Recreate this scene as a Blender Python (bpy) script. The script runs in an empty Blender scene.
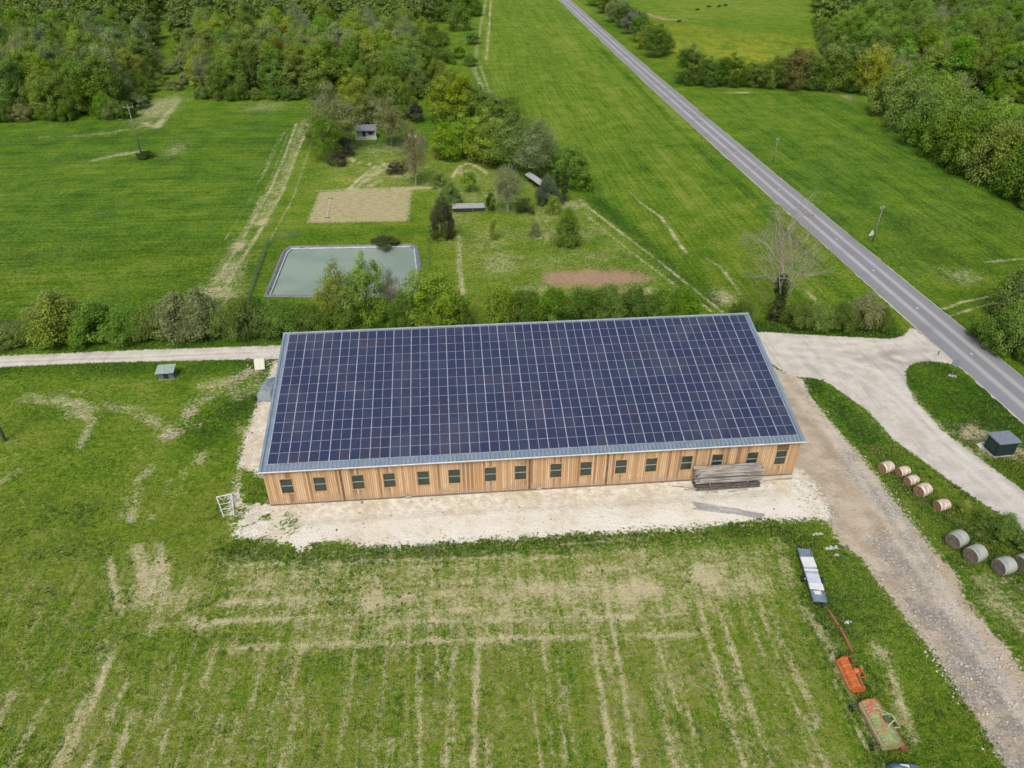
import bpy, math, random
import numpy as np
from mathutils import Vector, Matrix
random.seed(7); RNG = np.random.default_rng(7)
R = math.radians
scene = bpy.context.scene
COL = scene.collection

# ------------------------------------------------------------------ camera
F_PX, PITCH, AZ, CAM_H = 727.8, 0.5958, 0.0876, 51.5
fw = np.array([math.sin(AZ)*math.cos(PITCH), math.cos(AZ)*math.cos(PITCH), -math.sin(PITCH)])
rt = np.array([math.cos(AZ), -math.sin(AZ), 0.0])
up = np.cross(rt, fw)
cam_d = bpy.data.cameras.new('camera'); cam = bpy.data.objects.new('camera', cam_d); COL.objects.link(cam)
cam_d.sensor_width = 36; cam_d.lens = F_PX/1024*36; cam_d.clip_start = 0.5; cam_d.clip_end = 6000
cam.location = (0, 0, CAM_H)
cam.rotation_euler = Matrix([[rt[i], up[i], -fw[i]] for i in range(3)]).to_euler()
scene.camera = cam

def at(px, py, z=0.0):
    """world point at height z seen at that place of the photograph (survey of the site)"""
    d = rt*(px-512) + up*(384-py) + fw*F_PX
    t = (z-CAM_H)/d[2]
    return np.array([d[0]*t, d[1]*t, z])
def proj(p):
    v = np.array([p[0], p[1], p[2]-CAM_H]); dz = v @ fw
    return 512+(v@rt)/dz*F_PX, 384-(v@up)/dz*F_PX
def depth(p): return float(np.array([p[0], p[1], p[2]-CAM_H]) @ fw)
def height_of(px, py, ty):
    """height of something standing at px,py whose top is seen at ty"""
    b = at(px, py); lo, hi = 0.0, 45.0
    for _ in range(30):
        m = (lo+hi)/2
        if proj((b[0], b[1], m))[1] > ty: lo = m
        else: hi = m
    return lo
def W(lst): return np.array([at(x, y)[:2] for x, y in lst])

# ------------------------------------------------------------------ node helpers
class NT:
    def __init__(s, name):
        s.m = bpy.data.materials.new(name); s.m.use_nodes = True; s.t = s.m.node_tree
        s.t.nodes.clear(); s.out = s.t.nodes.new('ShaderNodeOutputMaterial')
    def put(s, sock, v):
        if isinstance(v, bpy.types.NodeSocket): s.t.links.new(v, sock)
        elif isinstance(v, (tuple, list)) and sock.type == 'RGBA' and len(v) == 3: sock.default_value = (*v, 1)
        else: sock.default_value = v
    def n(s, typ, ins=None, **props):
        nd = s.t.nodes.new('ShaderNode'+typ)
        for k, v in props.items(): setattr(nd, k, v)
        for k, v in (ins or {}).items(): s.put(nd.inputs[k], v)
        return nd
    def math(s, op, a, b=0.0, c=None, clamp=False):
        nd = s.n('Math', operation=op, use_clamp=clamp); s.put(nd.inputs[0], a); s.put(nd.inputs[1], b)
        if c is not None: s.put(nd.inputs[2], c)
        return nd.outputs[0]
    def mix(s, f, a, b, blend='MIX'):
        nd = s.n('Mix', data_type='RGBA', blend_type=blend); s.put(nd.inputs[0], f); s.put(nd.inputs[6], a); s.put(nd.inputs[7], b)
        return nd.outputs[2]
    def attr(s, name): return s.n('Attribute', attribute_name=name).outputs['Fac']
    def pos(s): return s.n('NewGeometry').outputs['Position']
    def obj(s): return s.n('TexCoord').outputs['Object']
    def map(s, v, scale=(1,1,1), loc=(0,0,0), rot=(0,0,0)):
        return s.n('Mapping', {'Vector': v, 'Scale': scale, 'Location': loc, 'Rotation': rot}).outputs[0]
    def noise(s, v, scale, detail=3, rough=0.55, dist=0.0):
        return s.n('TexNoise', {'Vector': v, 'Scale': scale, 'Detail': detail, 'Roughness': rough, 'Distortion': dist}).outputs[0]
    def vor(s, v, scale, out='Distance', feature='F1', rnd=1.0):
        return s.n('TexVoronoi', {'Vector': v, 'Scale': scale, 'Randomness': rnd}, feature=feature).outputs[out]
    def ss(s, v, a, b, lo=0.0, hi=1.0):
        return s.n('MapRange', {'Value': v, 'From Min': a, 'From Max': b, 'To Min': lo, 'To Max': hi}, interpolation_type='SMOOTHSTEP').outputs[0]
    def lin(s, v, a, b, lo=0.0, hi=1.0):
        return s.n('MapRange', {'Value': v, 'From Min': a, 'From Max': b, 'To Min': lo, 'To Max': hi}).outputs[0]
    def bump(s, h, dist=0.1, strength=1.0): return s.n('Bump', {'Height': h, 'Distance': dist, 'Strength': strength}).outputs[0]
    def fin(s, col, rough=0.8, metal=0.0, normal=None, spec=0.3, **kw):
        p = s.n('BsdfPrincipled', {'Base Color': col, 'Roughness': rough, 'Metallic': metal, 'Specular IOR Level': spec})
        for k, v in kw.items(): s.put(p.inputs[k], v)
        if normal is not None: s.put(p.inputs['Normal'], normal)
        s.t.links.new(p.outputs[0], s.out.inputs[0]); return s.m

def weathered(name, c1, c2, scale=3.0, rough=0.7, metal=0.0, bump=0.02, c3=None, thr=0.6, spec=0.3):
    n = NT(name); v = n.obj()
    f = n.noise(v, scale, 4); col = n.mix(n.ss(f, 0.35, 0.65), c1, c2)
    g = n.noise(v, scale*5, 3)
    if c3: col = n.mix(n.ss(n.noise(v, scale*1.7, 5, 0.65), thr-0.04, thr+0.04), col, c3)
    col = n.mix(n.lin(g, 0.3, 0.7, 0, 0.35), col, (0.03, 0.03, 0.03), 'MULTIPLY')
    return n.fin(col, rough, metal, n.bump(g, bump), spec)

# ------------------------------------------------------------------ mesh helpers
class MB:
    def __init__(s): s.v = []; s.f = []; s.mi = []
    def add(s, vs, fs, mi=0, M=None):
        o = len(s.v)
        for p in vs: s.v.append(tuple(M @ Vector(p)) if M is not None else tuple(p))
        for f in fs: s.f.append(tuple(i+o for i in f)); s.mi.append(mi)
        return s
    def box(s, x0, x1, y0, y1, z0, z1, mi=0, M=None):
        vs = [(x,y,z) for z in (z0,z1) for y in (y0,y1) for x in (x0,x1)]
        return s.add(vs, [(0,2,3,1),(4,5,7,6),(0,1,5,4),(2,6,7,3),(0,4,6,2),(1,3,7,5)], mi, M)
    def tube(s, p0, p1, r0, r1=None, n=8, mi=0, caps=True, M=None):
        return s.path([p0, p1], [r0, r0 if r1 is None else r1], n, mi, caps, M)
    def path(s, pts, rs, n=8, mi=0, caps=True, M=None):
        pts = [Vector(p) for p in pts]; vs = []; fs = []
        if isinstance(rs, (int, float)): rs = [rs]*len(pts)
        for i, p in enumerate(pts):
            d = (pts[min(i+1, len(pts)-1)]-pts[max(i-1, 0)]).normalized()
            a = d.cross(Vector((0,0,1)) if abs(d.z) < 0.9 else Vector((1,0,0))).normalized(); b = d.cross(a)
            for k in range(n):
                t = 2*math.pi*k/n; vs.append(p+(a*math.cos(t)+b*math.sin(t))*rs[i])
        for i in range(len(pts)-1):
            for k in range(n):
                fs.append((i*n+k, i*n+(k+1)%n, (i+1)*n+(k+1)%n, (i+1)*n+k))
        if caps: fs += [tuple(range(n))[::-1], tuple((len(pts)-1)*n+k for k in range(n))]
        return s.add(vs, fs, mi, M)
    def prism(s, prof, x0, x1, mi=0, M=None):
        """profile in (y,z) extruded along x"""
        n = len(prof)
        vs = [(x0, y, z) for y, z in prof]+[(x1, y, z) for y, z in prof]
        fs = [tuple(range(n))[::-1], tuple(range(n, 2*n))]+[(k, (k+1)%n, (k+1)%n+n, k+n) for k in range(n)]
        return s.add(vs, fs, mi, M)
    def build(s, name, mats, parent=None, smooth=False, loc=None, rotz=0, bevel=0):
        me = bpy.data.meshes.new(name); me.from_pydata([tuple(v) for v in s.v], [], s.f); me.update()
        for m in (mats if isinstance(mats, (list, tuple)) else [mats]): me.materials.append(m)
        me.polygons.foreach_set('material_index', s.mi)
        if smooth: me.polygons.foreach_set('use_smooth', [True]*len(s.f))
        o = bpy.data.objects.new(name, me); COL.objects.link(o)
        if parent is not None: o.parent = parent
        if loc is not None: o.location = loc
        o.rotation_euler[2] = rotz
        if bevel:
            b = o.modifiers.new('bevel', 'BEVEL'); b.width = bevel; b.segments = 2; b.limit_method = 'ANGLE'
        return o
def tag(o, label=None, cat=None, group=None, kind=None):
    if label: o['label'] = label
    if cat: o['category'] = cat
    if group: o['group'] = group
    if kind: o['kind'] = kind
    return o
def empty(name, loc, rz=0, label=None, cat=None, group=None):
    o = bpy.data.objects.new(name, None); COL.objects.link(o); o.location = loc; o.rotation_euler[2] = rz
    o.empty_display_size = 0.3
    return tag(o, label, cat, group)
def np_mesh(name, V, Fq, mats=None, attrs=None, smooth=False):
    """fast mesh from arrays; Fq (n,3) or (n,4)"""
    me = bpy.data.meshes.new(name); k = Fq.shape[1]
    me.vertices.add(len(V)); me.vertices.foreach_set('co', V.astype(np.float32).ravel())
    me.loops.add(Fq.size); me.loops.foreach_set('vertex_index', Fq.astype(np.int32).ravel())
    me.polygons.add(len(Fq)); me.polygons.foreach_set('loop_start', np.arange(0, Fq.size, k, dtype=np.int32))
    me.update(calc_edges=True)
    for a, arr in (attrs or {}).items():
        at_ = me.attributes.new(a, 'FLOAT', 'POINT'); at_.data.foreach_set('value', arr.astype(np.float32))
    if smooth: me.polygons.foreach_set('use_smooth', np.ones(len(Fq), dtype=bool))
    for m in (mats or []): me.materials.append(m)
    return me
def link(name, me, parent=None, loc=None):
    o = bpy.data.objects.new(name, me); COL.objects.link(o)
    if parent is not None: o.parent = parent
    if loc is not None: o.location = loc
    return o

# ------------------------------------------------------------------ numpy noise and fields
def vnoise(x, y, seed=0):
    xi = np.floor(x).astype(np.int64); yi = np.floor(y).astype(np.int64); fx = x-xi; fy = y-yi
    fx = fx*fx*(3-2*fx); fy = fy*fy*(3-2*fy)
    def h(a, b):
        n = (a*374761393+b*668265263+seed*1442695041) & 0x7fffffff
        n = ((n ^ (n >> 13))*1274126177) & 0x7fffffff
        return ((n ^ (n >> 16)) & 0xffff)/65535.0
    return (h(xi,yi)*(1-fx)+h(xi+1,yi)*fx)*(1-fy)+(h(xi,yi+1)*(1-fx)+h(xi+1,yi+1)*fx)*fy
def fbm(x, y, sc, seed=0, oct=4):
    r = 0; a = 0.5; t = 0
    for i in range(oct):
        r = r+a*vnoise(x*sc+i*17.3, y*sc+i*9.1, seed+i); t += a; a *= 0.55; sc *= 2.03
    return r/t
def seg_d(P, a, b):
    ab = b-a; t = np.clip(((P-a)@ab)/max(ab@ab, 1e-9), 0, 1)
    return np.hypot(P[:,0]-a[0]-t*ab[0], P[:,1]-a[1]-t*ab[1])
def sdf(P, poly):
    d = np.full(len(P), 1e9); ins = np.zeros(len(P), bool); n = len(poly)
    for i in range(n):
        a, b = poly[i], poly[(i+1)%n]
        d = np.minimum(d, seg_d(P, a, b))
        c = ((a[1] > P[:,1]) != (b[1] > P[:,1]))
        with np.errstate(divide='ignore', invalid='ignore'):
            xx = (b[0]-a[0])*(P[:,1]-a[1])/(b[1]-a[1]+1e-12)+a[0]
        ins ^= c & (P[:,0] < xx)
    return np.where(ins, d, -d)
def line_d(P, pts):
    d = np.full(len(P), 1e9)
    for i in range(len(pts)-1): d = np.minimum(d, seg_d(P, pts[i], pts[i+1]))
    return d
def area(P, px, soft=1.2):
    return np.clip(0.5+sdf(P, W(px))/(2*soft), 0, 1)
def stripe(P, px, w, strength=1.0):
    m_ = np.clip(1.35-line_d(P, W(px))/(w*.86), 0, 1)
    return strength*m_*(.62+.62*vnoise(P[:,0]*.45+w*31, P[:,1]*.45+len(px)*7.7, 5))
def blob(P, px, py, rx, ry=None, strength=1.0):
    """soft spot; radii in metres"""
    c = at(px, py)[:2]; ry = ry or rx
    q = np.hypot((P[:,0]-c[0])/rx, (P[:,1]-c[1])/ry)
    return strength*np.clip(1.3-q, 0, 1)

# ================================================================== GROUND
def axis(lo, hi, step, out_lo, out_hi, g=1.035):
    a = list(np.arange(lo, hi, step)); s = step; x = a[-1]
    while x < out_hi: s *= g; x += s; a.append(x)
    s = step; x = lo; pre = []
    while x > out_lo: s *= g; x -= s; pre.append(x)
    return np.array(pre[::-1]+a)
XS = axis(-56, 74, 0.32, -1500, 1500, 1.03)
YS = axis(20, 104, 0.32, -300, 2600, 1.02)
gx, gy = np.meshgrid(XS, YS); P = np.stack([gx.ravel(), gy.ravel()], 1); nx, ny = len(XS), len(YS)
X, Y = P[:,0], P[:,1]
n1 = fbm(X, Y, 0.12, 3); n2 = fbm(X, Y, 0.45, 11); n3 = fbm(X, Y, 0.02, 21); n4 = fbm(X, Y, 1.3, 31, 3)

# pale gravel lane, junction and track
lane_px = [(-160,361.5),(0,355.8),(128,350.5),(256,346.3),(300,344.5),(420,340),(560,336),(700,332.5),(768,332),(800,334.5),(860,337.5),(890,339),(903,336),(911,327),(916,330),
           (960,363),(952,364),(940,362),(924,361),(911,364),(905,371),(907,385),(915,401),(943,431),(983,461),(1024,491),(1090,545),(1090,590),(1024,534),(1008,519),(968,494),(930,466),(893,439),(868,411),(830,384),
           (815,378),(790,376),(770,362),(700,350),(560,352),(420,356),(256,359),(100,362.5),(0,367),(-160,374)]
m_track = area(P, lane_px, 0.7)
# tan yard east of the barn running down to the corner
yard_px = [(762,362),(790,374),(803,379),(810,396),(830,421),(855,449),(873,471),(898,504),(918,531),(943,559),(958,576),(965,598),(988,626),(1008,648),(1024,671),(1100,760),(1100,840),
           (1060,850),(1008,768),(975,716),(953,683),(930,648),(908,623),(890,596),(873,576),(863,559),(840,544),(828,524),(812,512),(795,500),(770,480)]
m_dirt = area(P, yard_px, 1.3)
m_gravel = np.maximum(stripe(P, [(846,455),(870,486),(893,515),(912,545),(930,575)], 1.7, .8), stripe(P, [(885,545),(915,590),(950,640),(985,700),(1030,770),(1060,830)], 3.0, .9))
m_gravel = np.maximum(m_gravel, stripe(P, [(935,590),(960,625),(1000,680),(1060,760)], 2.0, 0.6))*np.clip(m_dirt*1.6, 0, 1)
m_gravel = np.maximum(m_gravel, stripe(P, [(808,560-70),(835,522)], 1.5, 0.8))
# chalk apron
chalk_px = [(262,500),(300,480),(780,455),(800,470),(818,486),(826,505),(832,520),(812,519),(770,520),(735,523),(700,527),(640,531),(560,535),(480,540),(400,545),(340,549),(300,551),(278,547),(236,538),(218,520),(214,500),(238,490)]
m_chalk = area(P, chalk_px, 1.5)-.16*(fbm(X, Y, .5, 61)-.5)*2
m_chalk -= np.clip((-9-X)/9, 0, 1)*(Y < 60)*.38*np.clip(fbm(X, Y, .9, 63)-.38, 0, 1)*2.2
gable_px = [(237,468),(243,438),(255,408),(264,388),(272,362),(300,350),(300,470),(262,478),(247,470)]
m_chalk = np.maximum(m_chalk, area(P, gable_px, 1.2)*0.9)
for l, w, s in []+0*[([(262,362),(240,378),(215,392),(195,402),(180,425),(168,436)], 2.3, .47), ([(232,390),(270,372)], 2.6, .42), ([(178,432),(196,425)],1.5,.5),
                ([(268,300),(290,318)],0.1,.1)]:
    m_chalk = np.maximum(m_chalk, stripe(P, l, w, s))
m_dirt = np.maximum(m_dirt, stripe(P, [(262,364),(240,378),(215,392),(195,402),(180,425),(168,436)], 2.4, .47)); m_dirt = np.maximum(m_dirt, stripe(P, [(225,392),(268,374)], 2.6, .42)); m_dirt = np.maximum(m_dirt, stripe(P, [(170,434),(198,425)],1.3,.6)); m_dirt = np.maximum(m_dirt, stripe(P, [(60,401),(94,409),(80,440)],1.2,.42)); m_dirt = np.maximum(m_dirt, stripe(P, [(148,560),(152,600)],1.5,.42))
m_chalk = m_chalk-0.30*np.clip(1-line_d(P, W([(225,505),(300,530),(330,545)]))/3.5, 0, 1)*(n2 > 0.42)

# straw / dry patches
nfm0 = area(P, [(-900,560),(0,560),(230,545),(780,540),(900,768),(1000,2000),(-2000,2000)], 3)
straw = np.zeros(len(P))
def S(px, w, s=0.6):
    global straw
    straw = np.maximum(straw, stripe(P, px, w, s))
def B(px, py, rx, ry, s=0.6):
    global straw
    straw = np.maximum(straw, blob(P, px, py, rx, ry, s))
# upper left meadow
S([(28,398),(60,401),(94,409)], 1.6, .68); S([(75,412),(92,420),(80,446)], .9, .66); B(83,412,3,2,.68); S([(108,404),(128,409),(146,416),(168,430)], 1.5, .66)
S([(0,482),(20,470)], .8, .5); S([(35,398),(60,390),(110,395)],.5,.5); S([(255,372),(230,380),(205,385)], 1.6, .6); S([(238,395),(262,385)],1.8,.6)
B(200,458,1.2,2,.62); B(245,430,2,2,.5); S([(131,520),(140,480),(152,466)], .8, .6); S([(120,520),(136,478)],.5,.5); S([(150,520),(170,480)], .5,.5); S([(175,500),(185,470)], .45,.5)
S([(230,520),(240,470),(246,450)], .7, .55)
# lower left
B(150,585,1.6,3.8,.75); S([(138,548),(142,575)],1.0,.75); S([(158,545),(166,600),(150,632)],.8,.65); S([(109,558),(113,585),(121,614)],.5,.66); B(180,600,2,2.5,.55)
S([(104,640),(100,660)],1.0,.5); S([(112,652),(86,715),(60,768),(52,790)],.55,.68); S([(128,680),(106,725),(86,768),(80,790)],.4,.64); S([(185,620),(205,628)],1.0,.55)
for k in range(46):
    x = RNG.uniform(0, 880); y = RNG.uniform(610, 740); c = 440
    dx = (x-c)/(y+112); L_ = RNG.uniform(40, 130)
    S([(x, y), (x+dx*L_, y+L_)], RNG.uniform(.16,.50), RNG.uniform(.38,.60))
# horizontal bands in front of the apron
for y0, y1, xa, xb, w, s in [(566,553,228,640,.5,.58),(575,566,215,470,.4,.5),(590,578,230,560,.5,.52),(603,590,222,560,.8,.56),(622,610,215,470,.5,.66),(622,616,390,690,.55,.66),(649,637,212,560,.5,.66),(640,634,480,700,.45,.62),(560,552,520,650,.4,.6),(545,538,560,640,.35,.55)]:
    S([(xa, y0), ((xa+xb)/2, (y0+y1)/2), (xb, y1)], w, s)
B(375,602,2.8,2.2,.75); B(400,600,4,1.5,.62); B(548,590,7,1.4,.74); B(510,596,5,1.0,.6); B(638,588,3.4,2.2,.80); B(622,600,3,2,.62); B(705,577,2.6,2.8,.82); B(715,590,3.5,1.6,.62); B(745,585,4,2,.58); B(600,570,4,1.2,.56); B(300,600,5,2,.5); B(570,610,9,2.5,.5)
# long wheel tracks running to the camera
for a in [[(604,585),(622,680),(636,768),(640,800)],[(588,610),(602,690),(612,768),(614,800)],[(697,600),(720,680),(744,768),(752,800)],[(712,585),(742,680),(772,768),(780,800)],
          [(753,575),(770,640),(800,722),(815,768)],[(478,640),(475,700),(473,790)],[(455,650),(449,700),(444,790)],[(556,660),(562,720),(568,790)],[(541,610),(548,700)],[(735,560),(765,660)],[(420,650),(410,780)],
          [(300,690),(280,768),(276,790)],[(290,650),(262,750)],[(355,640),(340,760)],[(385,650),(376,768)],[(655,640),(672,768)],[(676,650),(700,768)]]:
    S(a, .38 if a[0][0] in (604,588,697,712,478,455) else .26, .70 if a[0][0] in (604,588,697,712,478) else .55)
S([(776,540),(796,595),(830,648)],.9,.5)
# fields beyond the lane
S([(310,122),(298,150),(283,190),(262,228),(240,262),(222,296)],.7,.72); S([(296,124),(287,150),(270,190),(250,226),(228,262),(205,300)],.6,.70); S([(303,123),(290,160),(275,192),(262,220)],1.9,.50)
B(228,272,3.5,9,.66); B(218,292,5,5,.66); S([(262,195),(238,240),(222,262)],.5,.55); S([(252,240),(232,285),(224,305)],.4,.66); S([(285,130),(262,178)],.5,.5)
B(158,108,7,22,.62); S([(142,122),(156,128),(178,100)],2.0,.66); S([(40,138),(100,134),(140,128)],2.0,.46); S([(95,160),(112,156),(138,152)],2.0,.55); B(175,150,4,10,.45); B(265,107,9,12,.4)
S([(640,202),(661,217),(686,253)],.55,.72); S([(628,190),(640,202)],.4,.55); S([(706,258),(722,268),(740,294)],.6,.62); B(724,298,2.5,4,.66); S([(560,180),(600,225)],.35,.5)
S([(587,206),(620,232),(660,262),(722,312)],.5,.80); S([(583,212),(616,240),(655,270),(712,312)],.45,.66)
S([(486,0),(478,40),(474,70),(488,100)],1.4,.55); S([(492,-20),(489,30),(486,60)],1.0,.62); S([(478,60),(492,98),(520,125)],.9,.5)
S([(700,92),(760,93),(830,92)],1.1,.66); B(847,97,2.5,5,.62); S([(842,300),(880,305),(905,312)],.5,.4); S([(944,309),(962,302),(988,297)],.5,.82); S([(950,316),(975,308),(1000,301)],.45,.66); B(962,276,4,4,.5); S([(985,262),(1030,258)],.8,.55); S([(940,268),(965,285)],1.0,.5)
S([(806,290),(830,318),(850,325)],.8,.58); S([(870,420),(895,440)],1.2,.4); B(975,435,3.4,2.8,.68); B(1015,452,3,2.2,.66); B(990,452,3,1.5,.6); S([(910,392),(925,412),(950,436),(985,462)],.7,.6)
B(1000,600,2.6,4.0,.60); B(1020,620,2,3,.6); B(1012,585,2,1.5,.5); S([(885,650),(900,700),(918,745)],.6,.62); B(880,652,1.2,1.6,.62); B(905,720,1,3,.5)
# garden
S([(352,190),(368,175),(388,163)],1.0,.66); S([(362,192),(380,180)],1.6,.60); S([(346,150),(350,160),(362,163),(380,168)],.5,.72); S([(375,163),(390,160)],.6,.6); S([(400,190),(440,188)],.8,.75)
S([(452,178),(460,166),(472,164),(486,172)],.8,.72); B(462,172,2.5,3.5,.66); B(572,205,3.5,3,.62); S([(585,206),(580,200)],1.4,.6); S([(458,240),(459,262),(461,290)],.6,.62); S([(430,208),(520,205)],.4,.4)
gard = area(P, [(310,190),(318,160),(350,140),(420,130),(450,160),(520,180),(590,210),(660,262),(690,300),(520,320),(500,290),(430,235),(425,190)], 5)
straw = np.maximum(straw, gard*(.02+.52*fbm(X, Y, .16, 101)))
S([(347,148),(349,156),(356,162),(366,163),(376,167),(384,172)], .45, .85); S([(346,192),(358,180),(370,170),(386,163)], .7, .85); S([(350,192),(372,176),(390,166)], 1.6, .66); S([(318,191),(360,189),(410,188),(442,187)], 1.0, .85); S([(452,178),(458,167),(468,163),(480,168),(488,175)], .6, .8); B(400,175,5,4,.6); B(380,150,6,5,.5); B(560,235,10,5,.56); B(500,262,6,8,.5); B(640,292,7,2.5,.62); B(530,290,5,2.5,.62); B(470,172,2,3,.6)
S([(458,236),(459,262),(462,294)], .9, .7); S([(316,128),(306,160),(292,200),(270,240)], .3, .62); S([(288,134),(276,165),(262,200),(240,240)], .3, .6); S([(280,134),(266,165),(250,200),(225,240)], .28, .55); B(262,222,2.2,2.6,.85); B(238,246,2,5,.75); B(304,128,2.5,9,.62)
broad = area(P, [(222,556),(450,548),(600,540),(770,535),(790,600),(760,625),(690,640),(480,648),(215,655),(225,600)], 3)
straw = np.maximum(straw, broad*(.16+.44*fbm(X*.35, Y, .35, 91)))
straw = np.maximum(straw, nfm0*(.18*fbm(X, Y*.10, .55, 93)))
straw = np.maximum(straw, area(P, [(0,372),(235,372),(225,540),(0,560),(-200,560),(-200,380)], 4)*(.24*fbm(X, Y*.3, .30, 95)))
straw = straw + 0.12*(n1-0.5) + 0.14*(n2-0.5)
m_plot = area(P, [(307,223),(319,192),(412,187.5),(408,221)], 1.1)
m_soil = np.maximum(area(P, [(536,284),(545,272),(590,268),(640,271),(652,279),(620,288),(560,289)], 3.6)*(.55+.75*n2), stripe(P, [(777,540),(796,592),(832,650)], .5, .40))
m_soil = np.maximum(m_soil, stripe(P, [(886,690),(905,730),(912,750)], .8, .52)); m_soil = np.maximum(m_soil, stripe(P, [(646,14),(668,20),(684,20)], 5, .7))
# tone: -1 dark lush, +1 yellow
tone = 0.35*(n1-0.5)*2+0.35*(n3-0.5)*2
def T(px, v, soft=3.0):
    global tone
    m = area(P, px, soft); tone = tone*(1-m*0.35)+v*m
left_field = [(-400,130),(0,122),(130,120),(200,100),(330,100),(318,150),(300,200),(262,300),(258,330),(-400,350)]
right_field = [(700,92),(865,92),(900,130),(1024,200),(1200,270),(1200,320),(985,260),(940,300),(800,195)]
mid_field = [(486,-60),(556,-60),(620,60),(762,192),(867,290),(905,325),(730,312),(590,205),(560,170),(520,125),(490,100),(478,50)]
meadow = [(600,-60),(800,-60),(815,20),(860,60),(700,60),(660,50)]
near = [(-900,560),(0,560),(230,545),(780,540),(900,768),(1000,2000),(-2000,2000)]
T(left_field, -.06); T(right_field, -.10); T(mid_field, .22); T(meadow, .30); tone += area(P, meadow, 4)*.9*(fbm(X*.4, Y, .03, 55)-.5); T([(-400,380),(0,370),(235,372),(225,540),(0,560),(-400,600)], .36); T(near, .50); T([(230,240),(300,150),(480,150),(590,205),(700,300),(700,325),(420,330),(425,240)], .30)
lf = area(P, left_field, 2); rf = area(P, right_field, 2); mf = area(P, mid_field, 2); nf = area(P, near, 3); md = area(P, meadow, 4)
tone += lf*(0.55*(fbm(X*0.25, Y, 0.22, 41, 3)-0.5)+0.5*(fbm(X*0.03, Y, 0.16, 42, 2)-.5))
tone += (rf+mf)*(0.8*(fbm(X, Y*0.03, 0.30, 43, 3)-0.5))
tone += mf*0.5*np.clip(1-np.abs(line_d(P, W([(560,40),(640,130),(700,190),(800,290)])))/6, 0, 1)*n1
tone -= 0.65*np.clip(1.2-line_d(P, W([(572,178),(605,208),(650,246),(700,290),(716,302)]))/2.6, 0, 1)
tone -= 0.55*np.clip(1.1-line_d(P, W([(662,84),(768,183),(800,215),(945,320),(1024,385)]))/2.2, 0, 1)
tone -= 0.45*np.clip(1.1-line_d(P, W([(600,48),(700,150),(762,205),(840,290),(890,325)]))/1.8, 0, 1)
tone -= 0.8*np.clip(1.3-line_d(P, W([(232,553),(330,558),(470,548),(560,543),(700,535),(770,528),(800,540)]))/1.6, 0, 1)
tone -= 0.6*np.clip(1.2-line_d(P, W([(803,560),(822,615),(850,680),(880,745),(910,800)]))/2.2, 0, 1)
tone -= 0.75*np.clip(1.2-line_d(P, W([(236,408),(214,420),(200,445)]))/3.2, 0, 1)
tone -= 0.5*np.clip(1.2-line_d(P, W([(-100,372),(0,370),(180,368),(250,366)]))/2.5, 0, 1)
tone -= 0.5*np.clip(1.2-line_d(P, W([(-100,352),(0,350),(250,341),(290,338)]))/2.0, 0, 1)
tone -= 0.35*np.clip(1.2-line_d(P, W([(300,236),(420,232)]))/3.0, 0, 1)
tone -= 0.6*np.clip(1.2-line_d(P, W([(815,385),(860,430),(900,480),(940,510),(1000,560),(1040,600)]))/1.8, 0, 1)*(.5+n2)
tone -= 0.9*np.clip(1.3-line_d(P, W([(300,337),(500,330),(700,322),(890,334)]))/2.2, 0, 1)
tone -= 0.7*area(P, [(900,360),(930,355),(1030,415),(1060,470),(1024,485),(980,455),(940,425),(905,385)], 1)
yellow = (0.6*blob(P, 733,50,40,50)*(n2>.45) + .9*blob(P,765,68,25,25)*(n2>.5)+.8*blob(P,345,180,3.0,2.4)+.5*blob(P,670,28,20,12)+.35*blob(P,790,40,30,30)*(n2>.55))
crop = np.clip(lf+rf, 0, 1)
zz = 0.10*(n1-0.5)+0.05*(n2-0.5)
flat = np.clip(m_track*1.5+m_chalk*1.2, 0, 1); zz *= (1-.7*flat)
tussock = np.clip(1-1.6*(flat+m_dirt), 0, 1)*np.clip(2-Y/90, 0, 1)
zz += tussock*(0.16*(n4-0.5))
ROADC = [66.3]
under = np.abs(X-np.interp(Y, [20,60,100,200,300,400,1000], [69.3,68.7,68.4,68.0,68.6,69.7,80.0])) < 3.3
zz = np.where(under, -.10, zz)
rut = np.zeros(len(P))
for l, w_, s_ in [([(775,345),(840,349),(900,341),(935,333)],.5,.8), ([(780,352),(830,356),(880,372),(915,410),(960,452),(1020,497),(1060,535)],.45,.9), ([(800,360),(850,372),(895,400),(935,440),(990,488),(1040,530)],.45,.9), ([(772,338),(850,342),(905,335)],.35,.6), ([(-100,362),(0,360.5),(128,356),(256,350.5),(300,349)],.4,.8), ([(-100,367),(0,364.5),(128,359.5),(256,354.5),(300,353)],.4,.8), ([(860,360),(895,352),(925,350)],.8,-.9), ([(885,358),(905,364),(930,361)],.6,-.9), ([(845,352),(870,356),(900,372),(925,405),(975,455),(1024,492)],.5,-.6), ([(-100,364.5),(0,362.5),(128,357.8),(256,352.5)],.35,-.6),
                  ([(785,384),(820,420),(858,475),(895,535),(940,600),(990,670),(1040,750)],.5,.6), ([(800,380),(842,440),(880,492),(918,550),(965,620),(1010,685),(1060,770)],.5,.6), ([(790,400),(830,450),(870,515),(920,590),(975,665),(1040,765)],.6,-.5),([(300,532),(480,520),(640,512),(800,500)],.6,.5),([(300,524),(480,511),(640,503),(780,492)],.5,-.4)]:
    m_ = np.clip(1.3-line_d(P, W(l))/w_, 0, 1)*s_*(.4+.9*vnoise(X*.5, Y*.5, 8)); rut = np.where(np.abs(m_) > np.abs(rut), m_, rut)
attrs = dict(rut=rut, m_track=m_track, m_dirt=m_dirt, m_gravel=m_gravel, m_chalk=m_chalk, straw=straw, m_plot=m_plot, m_soil=m_soil, tone=tone, yellow=yellow, crop=crop, rows=np.clip(rf+mf,0,1), hrows=lf, near=nf)

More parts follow.
